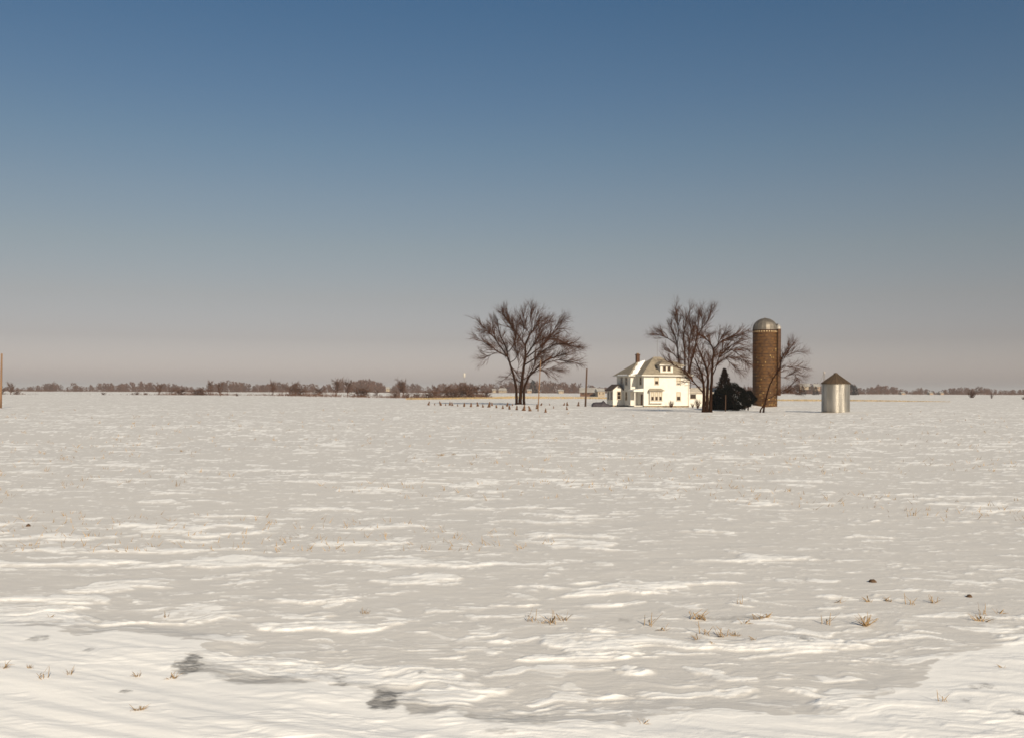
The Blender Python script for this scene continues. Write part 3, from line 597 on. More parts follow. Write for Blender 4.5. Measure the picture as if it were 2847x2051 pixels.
# the wide elm left of the house
ED = 200.0; s_e = 4.805 * F / ED * 1.035
ELM = [(0.34, [(750,1465),(745,1250),(720,1120),(690,1010),(650,890),(620,800),(615,720),(590,650),(540,560),(500,440),(470,250)]),
       (0.44, [(795,1470),(810,1250),(830,1100),(850,940),(875,810),(870,650),(865,630),(900,560),(940,460),(985,420),(1050,340),(1090,250)]),
       (0.33, [(850,1470),(850,1250),(890,1150),(930,1060),(1000,1000),(1080,910),(1190,840),(1300,800),(1440,760),(1560,700)]),
       (0.16, [(620,810),(560,720),(480,600),(400,500),(290,400),(190,290)]), (0.14, [(605,815),(500,740),(390,670),(300,610),(190,545)]),
       (0.11, [(625,750),(680,690),(720,600),(735,500),(690,420),(650,330),(620,180)]), (0.10, [(655,880),(740,840),(760,760),(720,640),(700,540)]),
       (0.16, [(865,632),(800,540),(720,430),(640,330),(580,260),(540,150)]), (0.10, [(940,460),(890,400),(780,320),(710,265)]),
       (0.11, [(955,440),(972,360),(940,260),(955,110)]), (0.09, [(855,600),(835,480),(850,400),(830,280),(860,180)]),
       (0.15, [(880,800),(950,690),(1020,590),(1060,500),(1080,380),(1160,340),(1270,290)]), (0.16, [(890,830),(1000,730),(1100,650),(1180,570),(1260,460),(1340,400),(1440,410)]),
       (0.17, [(880,925),(1020,820),(1080,750),(1180,690),(1280,630),(1420,630),(1600,690)]), (0.09, [(1180,570),(1260,530),(1350,560),(1500,620),(1580,590)]),
       (0.10, [(1105,900),(1200,880),(1350,840),(1500,870),(1640,900)]), (0.10, [(905,1120),(960,1000),(1020,850),(1080,700),(1070,520),(1120,420)]),
       (0.09, [(940,1055),(1040,1000),(1100,985),(1240,985),(1390,990)]), (0.12, [(830,1120),(900,1090),(935,1065)]), (0.13, [(800,1170),(740,1130),(715,1100)]),
       (0.09, [(690,920),(760,1050),(800,1110)]), (0.08, [(690,1010),(650,1070),(600,1085)]), (0.07, [(780,1000),(790,880),(750,740),(730,620)]),
       (0.07, [(470,590),(400,440),(420,330)]), (0.07, [(500,740),(380,780),(280,830)]), (0.07, [(1020,590),(1100,560),(1230,520),(1350,470)]), (0.08, [(985,420),(1040,300),(1080,180)]), (0.07, [(1260,460),(1330,330),(1400,270)])]
SPEC_E = [(2.5, 0.15, 3.3, 12, 38, 0.05), (2.6, 0.08, 1.9, 12, 36, 0.04), (3.0, 0.08, 1.15, 12, 40, 0.02)]
traced_tree('bare_tree', 'wide vase-shaped bare tree standing alone left of the house', (X_at(1446.5, ED), ED, gz(X_at(1446.5, ED), ED)), ELM, s_e, (800, 1472), SPEC_E, 5, 0.42)
# front tree right of the house
AD = 139.0; s_a = 4.536 * F / AD
TA = [(0.29, [(705,1480),(715,1300),(710,1130),(690,1020),(640,900),(590,800),(550,740)]), (0.30, [(755,1480),(762,1250),(770,1080),(760,980),(720,850),(660,720),(620,620),(590,560)]),
      (0.30, [(802,1480),(812,1250),(830,1050),(840,900),(860,740),(868,690),(820,600),(750,530),(690,480)]),
      (0.12, [(705,1240),(640,1155),(560,1060),(500,960),(400,915),(300,855),(230,800)]), (0.085, [(868,690),(960,570),(1010,550),(1130,510),(1280,480)]),
      (0.10, [(832,1050),(890,900),(920,780),(1000,690),(1100,620),(1260,560)]), (0.06, [(885,900),(960,800),(1060,770),(1190,820),(1270,880)]),
      (0.07, [(868,690),(920,610),(960,500),(1000,480)]), (0.06, [(765,980),(800,830),(830,760)]), (0.07, [(920,780),(1010,730),(1150,650),(1290,700)]),
      (0.06, [(640,900),(560,860),(480,820)]), (0.06, [(720,850),(800,820),(850,790)]), (0.07, [(1000,690),(1100,690),(1200,760),(1290,860)]), (0.07, [(1010,860),(1100,920),(1180,960)])]
SPEC_A = [(3.6, 0.2, 2.2, 14, 42, 0.0), (3.4, 0.08, 1.35, 14, 40, 0.0), (3.6, 0.08, 0.85, 14, 44, 0.0)]
traced_tree('bare_tree', 'dark multi-stemmed bare tree in front of the right corner of the house', (X_at(1965, AD), AD, gz(X_at(1965, AD), AD)), TA, s_a, (752, 1482), SPEC_A, 11, 0.45, rtip=0.02)
# tall tree rising behind the house
TD = 199.0; s_t = 4.536 * F / TD * 1.04
TB = [(0.30, [(430,1390),(425,1100),(415,850),(395,650),(370,480),(330,400),(300,300)]), (0.27, [(480,1390),(480,1100),(478,900),(470,650),(445,520),(480,300),(530,130)]),
      (0.34, [(545,1390),(540,1150),(540,950),(580,750),(622,620),(650,400),(660,200)]), (0.13, [(392,600),(410,430),(400,250),(385,70)]), (0.16, [(636,500),(700,380),(780,260),(835,110)]),
      (0.12, [(515,1000),(520,800),(520,600),(545,430),(620,250),(640,150)]), (0.11, [(378,590),(280,510),(180,455),(95,440)]), (0.09, [(405,770),(330,700),(270,630)]),
      (0.09, [(640,520),(740,480),(800,470)]), (0.08, [(470,650),(560,560),(590,480),(545,330),(540,220)]), (0.08, [(700,380),(720,280),(700,170)]), (0.08, [(480,300),(440,220),(400,190)]), (0.07, [(280,510),(250,440),(180,400)])]
SPEC_T = [(3.0, 0.2, 2.7, 10, 36, 0.12), (2.8, 0.08, 1.6, 12, 38, 0.08), (3.2, 0.08, 1.0, 14, 42, 0.05)]
traced_tree('bare_tree', 'tallest bare tree with upright limbs rising behind the house roof', (X_at(1906, TD), TD, gz(X_at(1906, TD), TD)), TB, s_t, (490, 1390), SPEC_T, 21, 0.35)
# leaning tree in front of the silo (px in a third crop)
CD = 139.0; s_c = 5.04 * F / CD
TC = [(0.15, [(872,1450),(890,1280),(920,1120),(960,990),(1020,900),(1060,800),(1072,680),(1110,600),(1150,520)]), (0.13, [(822,1450),(830,1400),(850,1370),(880,1330)]),
      (0.045, [(1072,720),(1150,640),(1210,550),(1262,470)]), (0.045, [(1060,825),(1130,815),(1200,810),(1320,812),(1410,832)]), (0.045, [(1020,905),(1080,990),(1140,955),(1230,910),(1330,920),(1400,960)]),
      (0.05, [(905,1275),(970,1240),(1040,1200),(1130,1150),(1250,1090),(1320,1010)]), (0.04, [(1075,700),(1180,640),(1300,600),(1350,620)]), (0.035, [(1040,1200),(1150,1180),(1280,1140),(1400,1130)]),
      (0.03, [(1230,910),(1290,960),(1330,1020)]), (0.04, [(1060,760),(1120,690),(1180,600),(1200,500)])]
SPEC_C = [(4.6, 0.2, 1.8, 14, 42, 0.05), (4.0, 0.08, 1.15, 14, 42, 0.04), (4.0, 0.08, 0.7, 14, 46, 0.0)]
traced_tree('leaning_tree', 'slender leaning bare tree crossing in front of the brown silo', (X_at(2120.6, CD), CD, gz(X_at(2120.6, CD), CD)), TC, s_c, (860, 1452), SPEC_C, 31, 0.35, rtip=0.014)

# ------------------------------------------------------------------ evergreens and yard shrubs
def needle_mass(rg, n, fn, size, droop=-0.15):
    """small leaf-sized faces through a volume: fn(rg) -> point, outward direction"""
    V = np.empty((n, 3, 3))
    for i in range(n):
        p, d = fn(rg); d = unit(d + rg.normal(0, 0.45, 3) + np.array([0, 0, droop])); sd = unit(np.cross(d, rg.normal(size=3))); L = size * rg.uniform(0.6, 1.4)
        V[i, 0] = p - sd * L * 0.24; V[i, 1] = p + sd * L * 0.24; V[i, 2] = p + d * L
    return V.reshape(-1, 3), np.arange(3 * n).reshape(-1, 3)
def evergreen(name, label, px, row, d, h, rmax, shape, seed, n=5200, stem=0.0):
    x = X_at(px, d); e = empty(name, (x, d, gz(x, d))); tag(e, label, 'evergreen'); rg = np.random.default_rng(seed)
    lob = rg.uniform(-1, 1, (26, 2))
    def fn(rg):
        if shape == 'cone':
            t = rg.random() ** 1.5; a = rg.uniform(0, 2 * math.pi); k = 1 - t; 
            rad = rmax * (k ** 1.0) * (0.80 + 0.34 * math.sin(5 * a + 17 * t) * math.sin(31 * t)) + 0.06
            rr = rad * math.sqrt(rg.uniform(0.25, 1)); z = stem + (h - stem) * t
            return np.array([rr * math.cos(a), rr * math.sin(a), z]), np.array([math.cos(a), math.sin(a), 0.35 + t])
        v = unit(rg.normal(size=3)); lump = 1 + 0.16 * math.sin(4 * v[0] + seed) * math.sin(5 * v[2] + 2) + 0.10 * math.sin(9 * v[0] + 7 * v[2])
        rr = lump * rg.uniform(0.5, 1) ** 0.5
        zz = stem + (h - stem) * 0.5 * (1 + v[2] * rr)
        return np.array([v[0] * rr * rmax, v[1] * rr * rmax, max(zz, 0.02)]), v
    V, Fc = needle_mass(rg, n, fn, 0.24); fast_mesh('foliage', V, Fc, M_bronze if shape == 'cone' else M_ever, e)
    MB().tube([(0, 0, -0.2), (0.02, 0, h * 0.4), (0, 0.02, h * 0.75)], [0.12, 0.09, 0.03], 7).build('trunk', M_bark, e)
    return e
evergreen('evergreen_tree', 'dark pointed evergreen between the bare yard tree and the silo', 2014, 1136, 160, 6.5, 2.9, 'cone', 1, 9500)
evergreen('evergreen_bush', 'largest round black-green evergreen bush left of the silo', 2038, 1138, 153, 4.0, 2.1, 'ball', 2, 7000)
evergreen('evergreen_bush', 'low dark evergreen bush behind the fence post left of the silo', 2003, 1134, 158, 3.1, 1.5, 'ball', 3, 5000)
evergreen('evergreen_bush', 'round dark evergreen on a short stem touching the silo base', 2080, 1136, 156, 3.0, 1.15, 'ball', 5, 4500, stem=0.75)
def shrub(name, label, px, d, h, w, seed, n=26, m=None, cat='shrub', mat_=None, sub=5):
    x = X_at(px, d); e = Branches(); rg = np.random.default_rng(seed)
    for _ in range(n):
        a = rg.uniform(0, 2 * math.pi); lean = rg.uniform(0.05, 1.0) * w / h
        dirn = np.array([math.cos(a) * lean, math.sin(a) * lean, 1.0]); L = h * rg.uniform(0.6, 1.05)
        q = bend((rg.normal(0, w * 0.08), rg.normal(0, w * 0.08), -0.05), dirn, L, rg, 5, 0.1, 0.1); e.tube(q, np.linspace(0.022, 0.006, 5) * max(1, h / 2), 3)
        for _ in range(sub):
            k = rg.integers(1, 4); dd = unit(q[k + 1] - q[k] + rg.normal(0, 0.4, 3) * np.linalg.norm(q[k + 1] - q[k])); e.tube(bend(q[k], dd, L * rg.uniform(0.2, 0.45), rg, 3), np.linspace(0.011, 0.005, 3) * max(1, h / 2), 3)
    o = e.build(name, mat_ or M_twig); o.location = (x, d, gz(x, d)); return tag(o, label, cat)
shrub('bare_shrub', 'round reddish bare shrub against the white front wall of the house', 1866, 181.5, 1.25, 0.95, 4, 40)
shrub('bare_shrub', 'tangled reddish bare shrub off the right corner of the house', 1940, 172, 1.9, 1.0, 6, 34)
shrub('bare_shrub', 'thin bare shrub beside the right end of the house foundation', 1926, 178, 1.0, 0.6, 7, 20)
shrub('bare_shrub', 'tall pale bare thicket behind the evergreen bushes left of the silo', 2072, 178, 4.2, 2.6, 8, 44)
fp = MB().tube([(0, 0, -0.3), (0.03, 0, 1.2), (0.05, 0, 2.45)], [0.07, 0.06, 0.055], 7).build('fence_post', M_pole2)
fp.location = (X_at(2017, 146), 146, gz(X_at(2017, 146), 146)); tag(fp, 'thin brown wooden post in front of the dark evergreen bushes', 'post')

# low outbuilding behind the right end of the house
shx = X_at(1917, 197); shed = empty('garage', (shx, 197, gz(shx, 197)), R(12)); tag(shed, 'low white outbuilding with a dark opening behind the right end of the house', 'outbuilding')
MB().box(0, 6.4, 0, 5, -0.2, 2.7).build('wall', M_white, shed)
MB().add([(-.3,-.35,2.62),(6.7,-.35,2.62),(6.7,2.5,3.5),(-.3,2.5,3.5),(6.7,5.35,2.62),(-.3,5.35,2.62),(-.3,-.35,2.78),(6.7,-.35,2.78),(6.7,2.5,3.68),(-.3,2.5,3.68),(6.7,5.35,2.78),(-.3,5.35,2.78)],
    [(0,1,7,6),(6,7,8,9),(9,8,10,11),(1,2,8,7),(2,4,10,8),(3,0,6,9),(5,3,9,11),(4,5,11,10),(0,3,2,1),(3,5,4,2)]).build('roof', mat('frosted_roof', (0.52, 0.46, 0.38), 0.8, vary=0.3, scale=1.5), shed)
wn = MB().box(0.15, 1.35, -0.02, -0.004, 1.55, 2.4).build('window', M_glass, shed); MB().box(0.05, 1.45, -0.06, -0.003, 1.45, 1.545).build('sill', M_frame, wn)
MB().box(3.2, 5.6, -0.03, -0.004, 0.0, 2.2).build('door', M_frame, shed)
# dark covered heap left of the entry
hpx = X_at(1667, 184.5)
heap = MB(); prof = [(-1.45,0.0),(-1.42,0.55),(-1.2,0.86),(-0.6,0.93),(0.1,0.93),(0.42,1.0),(0.62,1.22),(0.82,1.16),(1.0,0.95),(1.25,0.72),(1.9,0.5),(2.1,0.0)]
hv, hf = [], []
rgh = np.random.default_rng(2); ny = 9
for j in range(ny):
    t = j / (ny - 1); k = math.sin(math.pi * (0.06 + 0.88 * t)) ** 0.45
    for x, z in prof: hv.append((x * (0.85 + 0.15 * k) + rgh.normal(0, 0.03), (t - 0.5) * 2.0 + rgh.normal(0, 0.04), max(0, z * k) - 0.06 + rgh.normal(0, 0.025)))
npf = len(prof)
for j in range(ny - 1):
    for i in range(npf - 1): hf.append((j*npf+i, j*npf+i+1, (j+1)*npf+i+1, (j+1)*npf+i))
hf += [tuple(range(npf))[::-1], tuple((ny-1)*npf + i for i in range(npf))]
ho = MB().add(hv, hf).build('covered_heap', mat('dark_tarpaulin', (0.055, 0.046, 0.055), 0.7, vary=0.4, scale=3), None, True)
ho.location = (hpx, 184.5, gz(hpx, 184.5)); tag(ho, 'low dark heap with a lump on top just left of the house', 'heap')

# ------------------------------------------------------------------ poles
def pole(name, label, px0, row0, px1, row1, r0, r1, m):
    d = depth_of(px0, row0); x = X_at(px0, d); z0 = gz(x, d); h = Z_at(px1, row1, d) - z0; dx = X_at(px1, d) - x
    o = MB().tube([(0, 0, -0.5), (dx * 0.45, 0, h * 0.45), (dx, 0, h)], [r0, (r0 + r1) / 2, r1], 9).build(name, m, None, True)
    o.location = (x, d, z0); return tag(o, label, 'pole')
pole('utility_pole', 'pale brown wooden pole at the left edge of the field', 2, 1134.5, 4.5, 983, 0.18, 0.12, M_pole)
pole('utility_pole', 'thin pale wooden pole in front of the wide bare tree', 1495.5, 1142, 1503, 1000, 0.085, 0.06, M_pole)
pole('utility_pole', 'dark wooden pole between the wide bare tree and the house', 1627.5, 1129.5, 1631.5, 1024, 0.19, 0.14, M_pole2)

# ------------------------------------------------------------------ rows of small brown seedlings in the yard
def seedling_mesh(seed):
    rg = np.random.default_rng(seed)
    def fn(rg):
        t = rg.random() ** 1.3; a = rg.uniform(0, 2 * math.pi); r_ = 0.20 * (1 - t) ** 0.9 * math.sqrt(rg.uniform(0.1, 1)) + 0.01
        return np.array([r_ * math.cos(a), r_ * math.sin(a), 0.60 * t]), np.array([0.25 * math.cos(a), 0.25 * math.sin(a), 1.0])
    V, Fc = needle_mass(rg, 240, fn, 0.14, 0.0); return V, Fc
M_seed = mat('brown_seedling', (0.21, 0.105, 0.05), 0.95, vary=0.4, scale=5)
protos = [fast_mesh('seedling', *seedling_mesh(k), M_seed).data for k in (1, 2, 3)]
for o in [o for o in bpy.data.objects if o.name.startswith('seedling')]: bpy.data.objects.remove(o)
SEED = [(140,298,1),(220,297,.6),(300,300,1.1),(358,300,.6),(410,298,1),(443,302,.9),(512,310,.6),(592,315,1),(677,318,1),(765,312,1.05),(830,325,.8),(905,325,1.25),(943,304,.9),
        (1000,335,.8),(1080,345,.8),(1130,312,1),(1165,352,.9),(1205,306,.6),(1255,358,.9),(1343,366,1.15),(1425,371,1),(1512,345,1),(1562,305,.8),(1618,388,.8),(1672,300,.5),
        (1720,338,.5),(1850,302,.75),(1893,305,1.0),(1890,355,.75),(2030,310,1.1)]
for i, (cx_, cy_, s_) in enumerate(sorted(SEED)):
    px, row = 1160 + cx_ / 4.536, 1060 + cy_ / 4.536; d = depth_of(px, row); x = X_at(px, d)
    o = bpy.data.objects.new('seedling', protos[i % 3]); col.objects.link(o); o.location = (x, d, gz(x, d) - 0.03)
    o.scale = (s_ * 1.05, s_, s_ * 1.15); o.rotation_euler = (0, R(random.Random(i).uniform(2, 20)), i * 1.7)
    tag(o, f'small brown cone-shaped seedling in the snowy yard, {ORD[i]} from the left', 'seedling', 'rows of small seedlings in the yard')

# ------------------------------------------------------------------ far field: hedgerow trees, shrubs, houses, wood
def far_tree_mesh(seed, h, w, trunk=0.25, dense=1.0):
    rg = np.random.default_rng(seed); e = Branches(); stems = rg.integers(1, 4)
    for s_ in range(stems):
        q = bend((rg.normal(0, 0.25), rg.normal(0, 0.25), -0.4), (rg.normal(0, 0.15), rg.normal(0, 0.15), 1), h * 0.75, rg, 5, 0.08, 0.1); e.tube(q, np.linspace(0.2, 0.06, 5) * h / 9, 5)
        for _ in range(int(16 * dense)):
            t = rg.uniform(trunk, 1.0); k = min(int(t * 4), 3); p = q[k] + (q[k+1] - q[k]) * (t * 4 - k); a = rg.uniform(0, 2 * math.pi)
            dd = np.array([math.cos(a) * w, math.sin(a) * w, h * 0.35 * rg.uniform(0.4, 1.4)]); L = rg.uniform(0.35, 0.75) * np.hypot(w, h * .3)
            b_ = bend(p, dd, L, rg, 4, 0.15, 0.2); e.tube(b_, np.linspace(0.08, 0.04, 4) * (0.5 + h / 18), 3)
            for _ in range(int(9 * dense)):
                kk = rg.integers(0, 3); e.tube(bend(b_[kk] + (b_[kk+1] - b_[kk]) * rg.random(), unit(b_[kk+1] - b_[kk]) + rg.normal(0, 0.5, 3), L * rg.uniform(0.25, 0.6), rg, 3), np.array([0.06, 0.045, 0.03]) * (0.5 + h / 18), 3)
    o = e.build('tmp', M_hedge); me = o.data; bpy.data.objects.remove(o); return me
TM = [far_tree_mesh(40 + k, 9, 3.2, 0.3, 1.3) for k in range(4)]; SM = [far_tree_mesh(60 + k, 4.0, 3.2, 0.02, 1.15) for k in range(4)]
# (px, base row, height in photo px, width factor, kind) : hedgerow at the far edge of the field
HEDGE = [(28,1097,38,0.9,'t'),(10,1096,20,1,'s'),(44,1096,14,1,'s'),(290,1098,9,1.2,'s'),(370,1099,8,1.5,'s'),(382,1099,11,1,'s'),(442,1100,38,1.0,'t'),(404,1099,9,1,'s'),(478,1099,26,1.3,'s'),(508,1100,26,1.3,'s'),
         (546,1101,22,1.3,'s'),(562,1101,26,1.4,'s'),(583,1101,46,0.9,'t'),(614,1102,44,0.8,'t'),(660,1102,9,1,'s'),(758,1102,48,0.9,'t'),(806,1102,36,1.4,'s'),(838,1102,32,1.3,'s'),(822,1102,44,1.0,'t'),
         (880,1102,30,1.3,'s'),(932,1096,52,1.2,'t'),(965,1096,50,1.1,'t'),(1000,1105,34,1.4,'s'),(1012,1105,30,1.0,'s'),(1050,1100,20,1.2,'s'),(1108,1106,60,1.0,'t'),(1122,1106,54,0.8,'t'),(1096,1106,22,1.5,'s'),(1135,1107,20,1.5,'s'),
         (1160,1107,18,1.3,'s'),(1190,1108,26,1.4,'s'),(1208,1108,40,1.1,'t'),(1226,1108,32,1.3,'s'),(1244,1108,42,1.0,'t'),(1262,1108,38,1.3,'s'),(1280,1108,46,1.2,'t'),(1296,1108,44,1.3,'s'),(1312,1108,42,1.3,'s'),(1330,1108,44,1.0,'t'),(1346,1107,28,1.3,'s')]
HEDGE.sort(); cnt = {'t': 0, 's': 0}
for i, (px, row, hp, wf, kd) in enumerate(HEDGE):
    d = min(depth_of(px, row), 520) * random.Random(i).uniform(1.0, 1.06); x = X_at(px, d); me = (TM if kd == 't' else SM)[i % 4]
    o = bpy.data.objects.new('bare_tree' if kd == 't' else 'bare_shrub', me); col.objects.link(o); zb = gz(x, d) - 0.1; hm = hp * d / F * 1.02 + max(0, 0.3 - zb)
    s_ = hm / (9.6 if kd == 't' else 4.3); o.location = (x, d, zb); o.scale = (s_ * wf, s_ * wf, s_); o.rotation_euler = (0, 0, i * 1.3)
    j = cnt[kd]; cnt[kd] += 1
    tag(o, (f'bare tree in the far left hedgerow, {ORD[j]} tree from the left' if kd == 't' else f'brown bare shrub in the far left hedgerow, {ORD[j]} shrub from the left'),
        'tree' if kd == 't' else 'shrub', 'trees in the far hedgerow' if kd == 't' else 'shrubs in the far hedgerow')
# low brush along the hedgerow, too fine to tell apart
rgb = np.random.default_rng(19); BR_P = [(0,.6),(60,.9),(120,.25),(300,.3),(420,.5),(480,1),(620,1),(660,.4),(760,.6),(800,1),(900,1),(960,.5),(1000,.9),(1040,.4),(1090,.9),(1180,.8),(1210,1.3),(1340,1.3),(1370,.6)]
bx_, bh_ = np.array([p for p, _ in BR_P], float), np.array([h for _, h in BR_P], float); nb_ = 9000
bpx = rgb.uniform(-200, 1370, nb_); keep = rgb.random(nb_) < np.interp(bpx, bx_, bh_) * 0.8; bpx = bpx[keep]; nb_ = len(bpx)
brow = np.interp(bpx, [0, 720, 1160, 1370], [1096.5, 1101.5, 1107.5, 1107]); bd = F * EYE / (brow - (HOR + (bpx - CX) * math.tan(R(ROLL)))) * rgb.uniform(1.0, 1.10, nb_); bX = (bpx - CX) / F * bd
bz_ = relief(bX, bd)[0] - 0.2; bL = np.interp(bpx, bx_, bh_) * rgb.uniform(0.5, 2.6, nb_) * (0.6 + 0.8 * np.clip(noise(bpx / 18, bpx * 0, 55) + .4, 0, 1)); tl = rgb.normal(0, .45, nb_)
bc = np.stack([bX, bd, bz_ + rgb.uniform(0, 0.5, nb_)], 1); bdv = np.stack([np.sin(tl), rgb.normal(0, .2, nb_), np.cos(tl)], 1) * bL[:, None]; bsd = np.stack([np.cos(tl), rgb.normal(0, .3, nb_), -np.sin(tl)], 1) * rgb.uniform(.03, .08, nb_)[:, None]
Vb = np.stack([bc - bsd, bc + bsd, bc + bdv], 1).reshape(-1, 3)
hb = fast_mesh('hedgerow_brush', Vb, np.arange(len(Vb)).reshape(-1, 3), M_hedge); tag(hb, 'low brown brush along the far edge of the left field', 'brush', kind='stuff')
# the wood along the horizon: one mass
PROF = [(-400,16),(0,14),(60,10),(90,14),(150,26),(180,17),(200,24),(240,16),(270,24),(330,22),(380,27),(430,24),(470,24),(520,16),(560,12),(600,24),(640,32),(680,24),(730,22),(780,26),(850,22),(900,26),(950,28),(1000,36),(1040,34),(1080,16),(1110,26),(1160,24),(1190,16),
        (1240,26),(1300,30),(1340,24),(1380,26),(1440,30),(1480,36),(1530,34),(1580,30),(1630,24),(1680,16),(1760,20),(2000,22),(2160,20),(2220,26),(2300,30),(2370,28),(2400,14),(2440,26),(2480,22),(2530,10),(2560,18),(2600,8),(2640,18),(2720,24),(2760,16),(2800,14),(2850,14),(3300,16)]
rgw = np.random.default_rng(9); Vw, Qw = [], []; k = 0
pxs = np.array([p for p, _ in PROF], float); hs = np.array([h for _, h in PROF], float)
tree_px = np.sort(rgw.uniform(-380, 3280, 1500))
for px in tree_px:
    d = rgw.uniform(1350, 1750); x = X_at(px, d); h = np.interp(px, pxs, hs) * d / F * rgw.uniform(0.45, 0.98); w = h * rgw.uniform(0.30, 0.5)
    n = 46; t = rgw.random(n); zc = h * (0.12 + 0.84 * t); rad = w * np.sin(np.pi * np.clip(0.15 + 0.8 * t, 0, 1)) ** 0.7
    a_ = rgw.uniform(0, 2 * math.pi, n); rr = rad * np.sqrt(rgw.random(n)); c_ = np.stack([x + rr * np.cos(a_), d + rr * np.sin(a_), zc], 1)
    L = h * rgw.uniform(0.10, 0.24, n); bw = h * rgw.uniform(0.02, 0.05, n); tilt = rgw.normal(0, 0.45, n)
    dv = np.stack([np.sin(tilt), rgw.normal(0, 0.3, n), np.cos(tilt)], 1) * L[:, None]; sd = np.stack([np.cos(tilt), rgw.normal(0, .4, n), -np.sin(tilt)], 1) * bw[:, None]
    Vw.append(np.stack([c_ - sd, c_ + sd, c_ + dv + sd * .4, c_ + dv - sd * .4], 1).reshape(-1, 3))
    tb = np.array([[x - .025 * h, d, -0.6], [x + .025 * h, d, -0.6], [x + .012 * h, d, h * .6], [x - .012 * h, d, h * .6], [x, d - .025 * h, -0.6], [x, d + .025 * h, -0.6], [x, d + .012 * h, h * .6], [x, d - .012 * h, h * .6]]); Vw.append(tb)
# low brush in front of the wood
for px in rgw.uniform(-380, 3280, 2600):
    d = rgw.uniform(1280, 1500); x = X_at(px, d); n = 10; c_ = np.stack([x + rgw.normal(0, 2.2, n), np.full(n, d) + rgw.normal(0, 1.5, n), rgw.uniform(-0.5, 0.8, n)], 1)
    L = rgw.uniform(0.8, 3.0, n); tl = rgw.normal(0, 0.5, n); dv = np.stack([np.sin(tl), rgw.normal(0, .2, n), np.cos(tl)], 1) * L[:, None]; sd = np.stack([np.cos(tl), rgw.normal(0, .3, n), -np.sin(tl)], 1) * 0.2
    Vw.append(np.stack([c_ - sd, c_ + sd, c_ + dv + sd * .4, c_ + dv - sd * .4], 1).reshape(-1, 3))
Vw = np.vstack(Vw); wood = fast_mesh('far_wood', Vw, np.arange(len(Vw)).reshape(-1, 4), M_far)
tag(wood, 'grey-brown line of bare trees along the whole horizon', 'wood', kind='stuff')

def far_house(name, label, px, row, d, wpx, hpx, rpx, roofm, wallm, rot=0.0, depth=8.0, wins=2):
    """small far building: wall, gabled roof along x, windows and a door"""
    k = d / F; w, h, r_ = wpx * k, hpx * k, rpx * k; x = X_at(px, d); z = Z_at(px, row, d)
    e = empty(name, (x, d, z), rot); tag(e, label, 'building')
    MB().box(-w/2, w/2, 0, depth, -1.0, h).build('wall', wallm, e)
    o = 0.3 + 0.02 * w
    MB().add([(-w/2-o,-o,h-.1),(w/2+o,-o,h-.1),(w/2+o,depth/2,h+r_),(-w/2-o,depth/2,h+r_),(w/2+o,depth+o,h-.1),(-w/2-o,depth+o,h-.1)],[(0,1,2,3),(3,2,4,5),(0,3,5),(1,4,2),(0,5,4,1)]).build('roof', roofm, e)
    for i in range(wins):
        cx_ = -w/2 + w * (i + 0.5) / wins; MB().box(cx_ - w*0.06, cx_ + w*0.06, -0.06, -0.01, h*0.35, h*0.75).build('window', M_glass, e)
    return e
M_brownwall = mat('brown_board_wall', (0.13, 0.07, 0.045), 0.9, vary=0.3, scale=0.8); M_froof = mat('far_snowy_roof', (0.36, 0.34, 0.31), 0.7, vary=0.25, scale=0.3); M_cream = mat('cream_wall', (0.32, 0.26, 0.19), 0.8, vary=0.15, scale=0.5); M_pinkwall = mat('tan_wall', (0.32, 0.23, 0.16), 0.8, vary=0.2, scale=0.5)
far_house('machine_shed', 'low brown shed with a wide snow-covered roof behind the dark pole', 1636, 1098, 610, 46, 8, 13, M_froof, M_brownwall, R(-4), 14, 3)
far_house('far_house', 'small cream house with a pale roof just right of the snow-roofed shed', 1672, 1100, 600, 20, 13, 8, M_froof, M_cream, R(10), 7, 2)
far_house('far_house', 'tiny white house seen through grey trees left of the wide bare tree', 1394, 1089, 1180, 16, 5, 6, M_froof, M_cream, R(-20), 9, 2)
far_house('far_house', 'tiny pale house just left of the wide bare tree trunk among grey trees', 1374, 1089, 1210, 10, 5, 4, M_froof, M_cream, R(5), 9, 2)
far_house('far_house', 'tiny tan house between the wide bare tree trunk and the thin pale pole', 1472, 1090, 1200, 12, 5, 4, M_froof, M_pinkwall, 0, 9, 2)
far_house('far_house', 'tiny pale house right of the thin pale pole on the horizon', 1560, 1091, 1180, 14, 5, 4, M_froof, M_cream, R(6), 9, 2)
far_house('far_house', 'tiny white house in a gap of the tree line far left', 1078, 1086, 1250, 9, 6, 5, M_froof, M_cream, 0, 8, 1)
far_house('far_barn', 'long far barn with a snowy roof between the silo and the grain bin', 2240, 1080, 1050, 30, 7, 8, M_froof, M_cream, R(4), 14, 3)
far_house('far_barn', 'short far barn with a snowy roof just left of the grain bin', 2272, 1083, 1040, 16, 9, 8, M_froof, M_pinkwall, R(-8), 12, 2)
for j, px in enumerate((2512, 2590, 2620)):
    far_house('far_house', ['tiny tan house on the horizon, nearest to the grain bin of those right of it', 'tiny tan house on the right horizon, middle one of three', 'tiny tan house on the right horizon, farthest from the grain bin'][j], px, 1095, 1230, 10, 3.5, 3, M_froof, M_pinkwall, 0.1 * j, 7, 2)
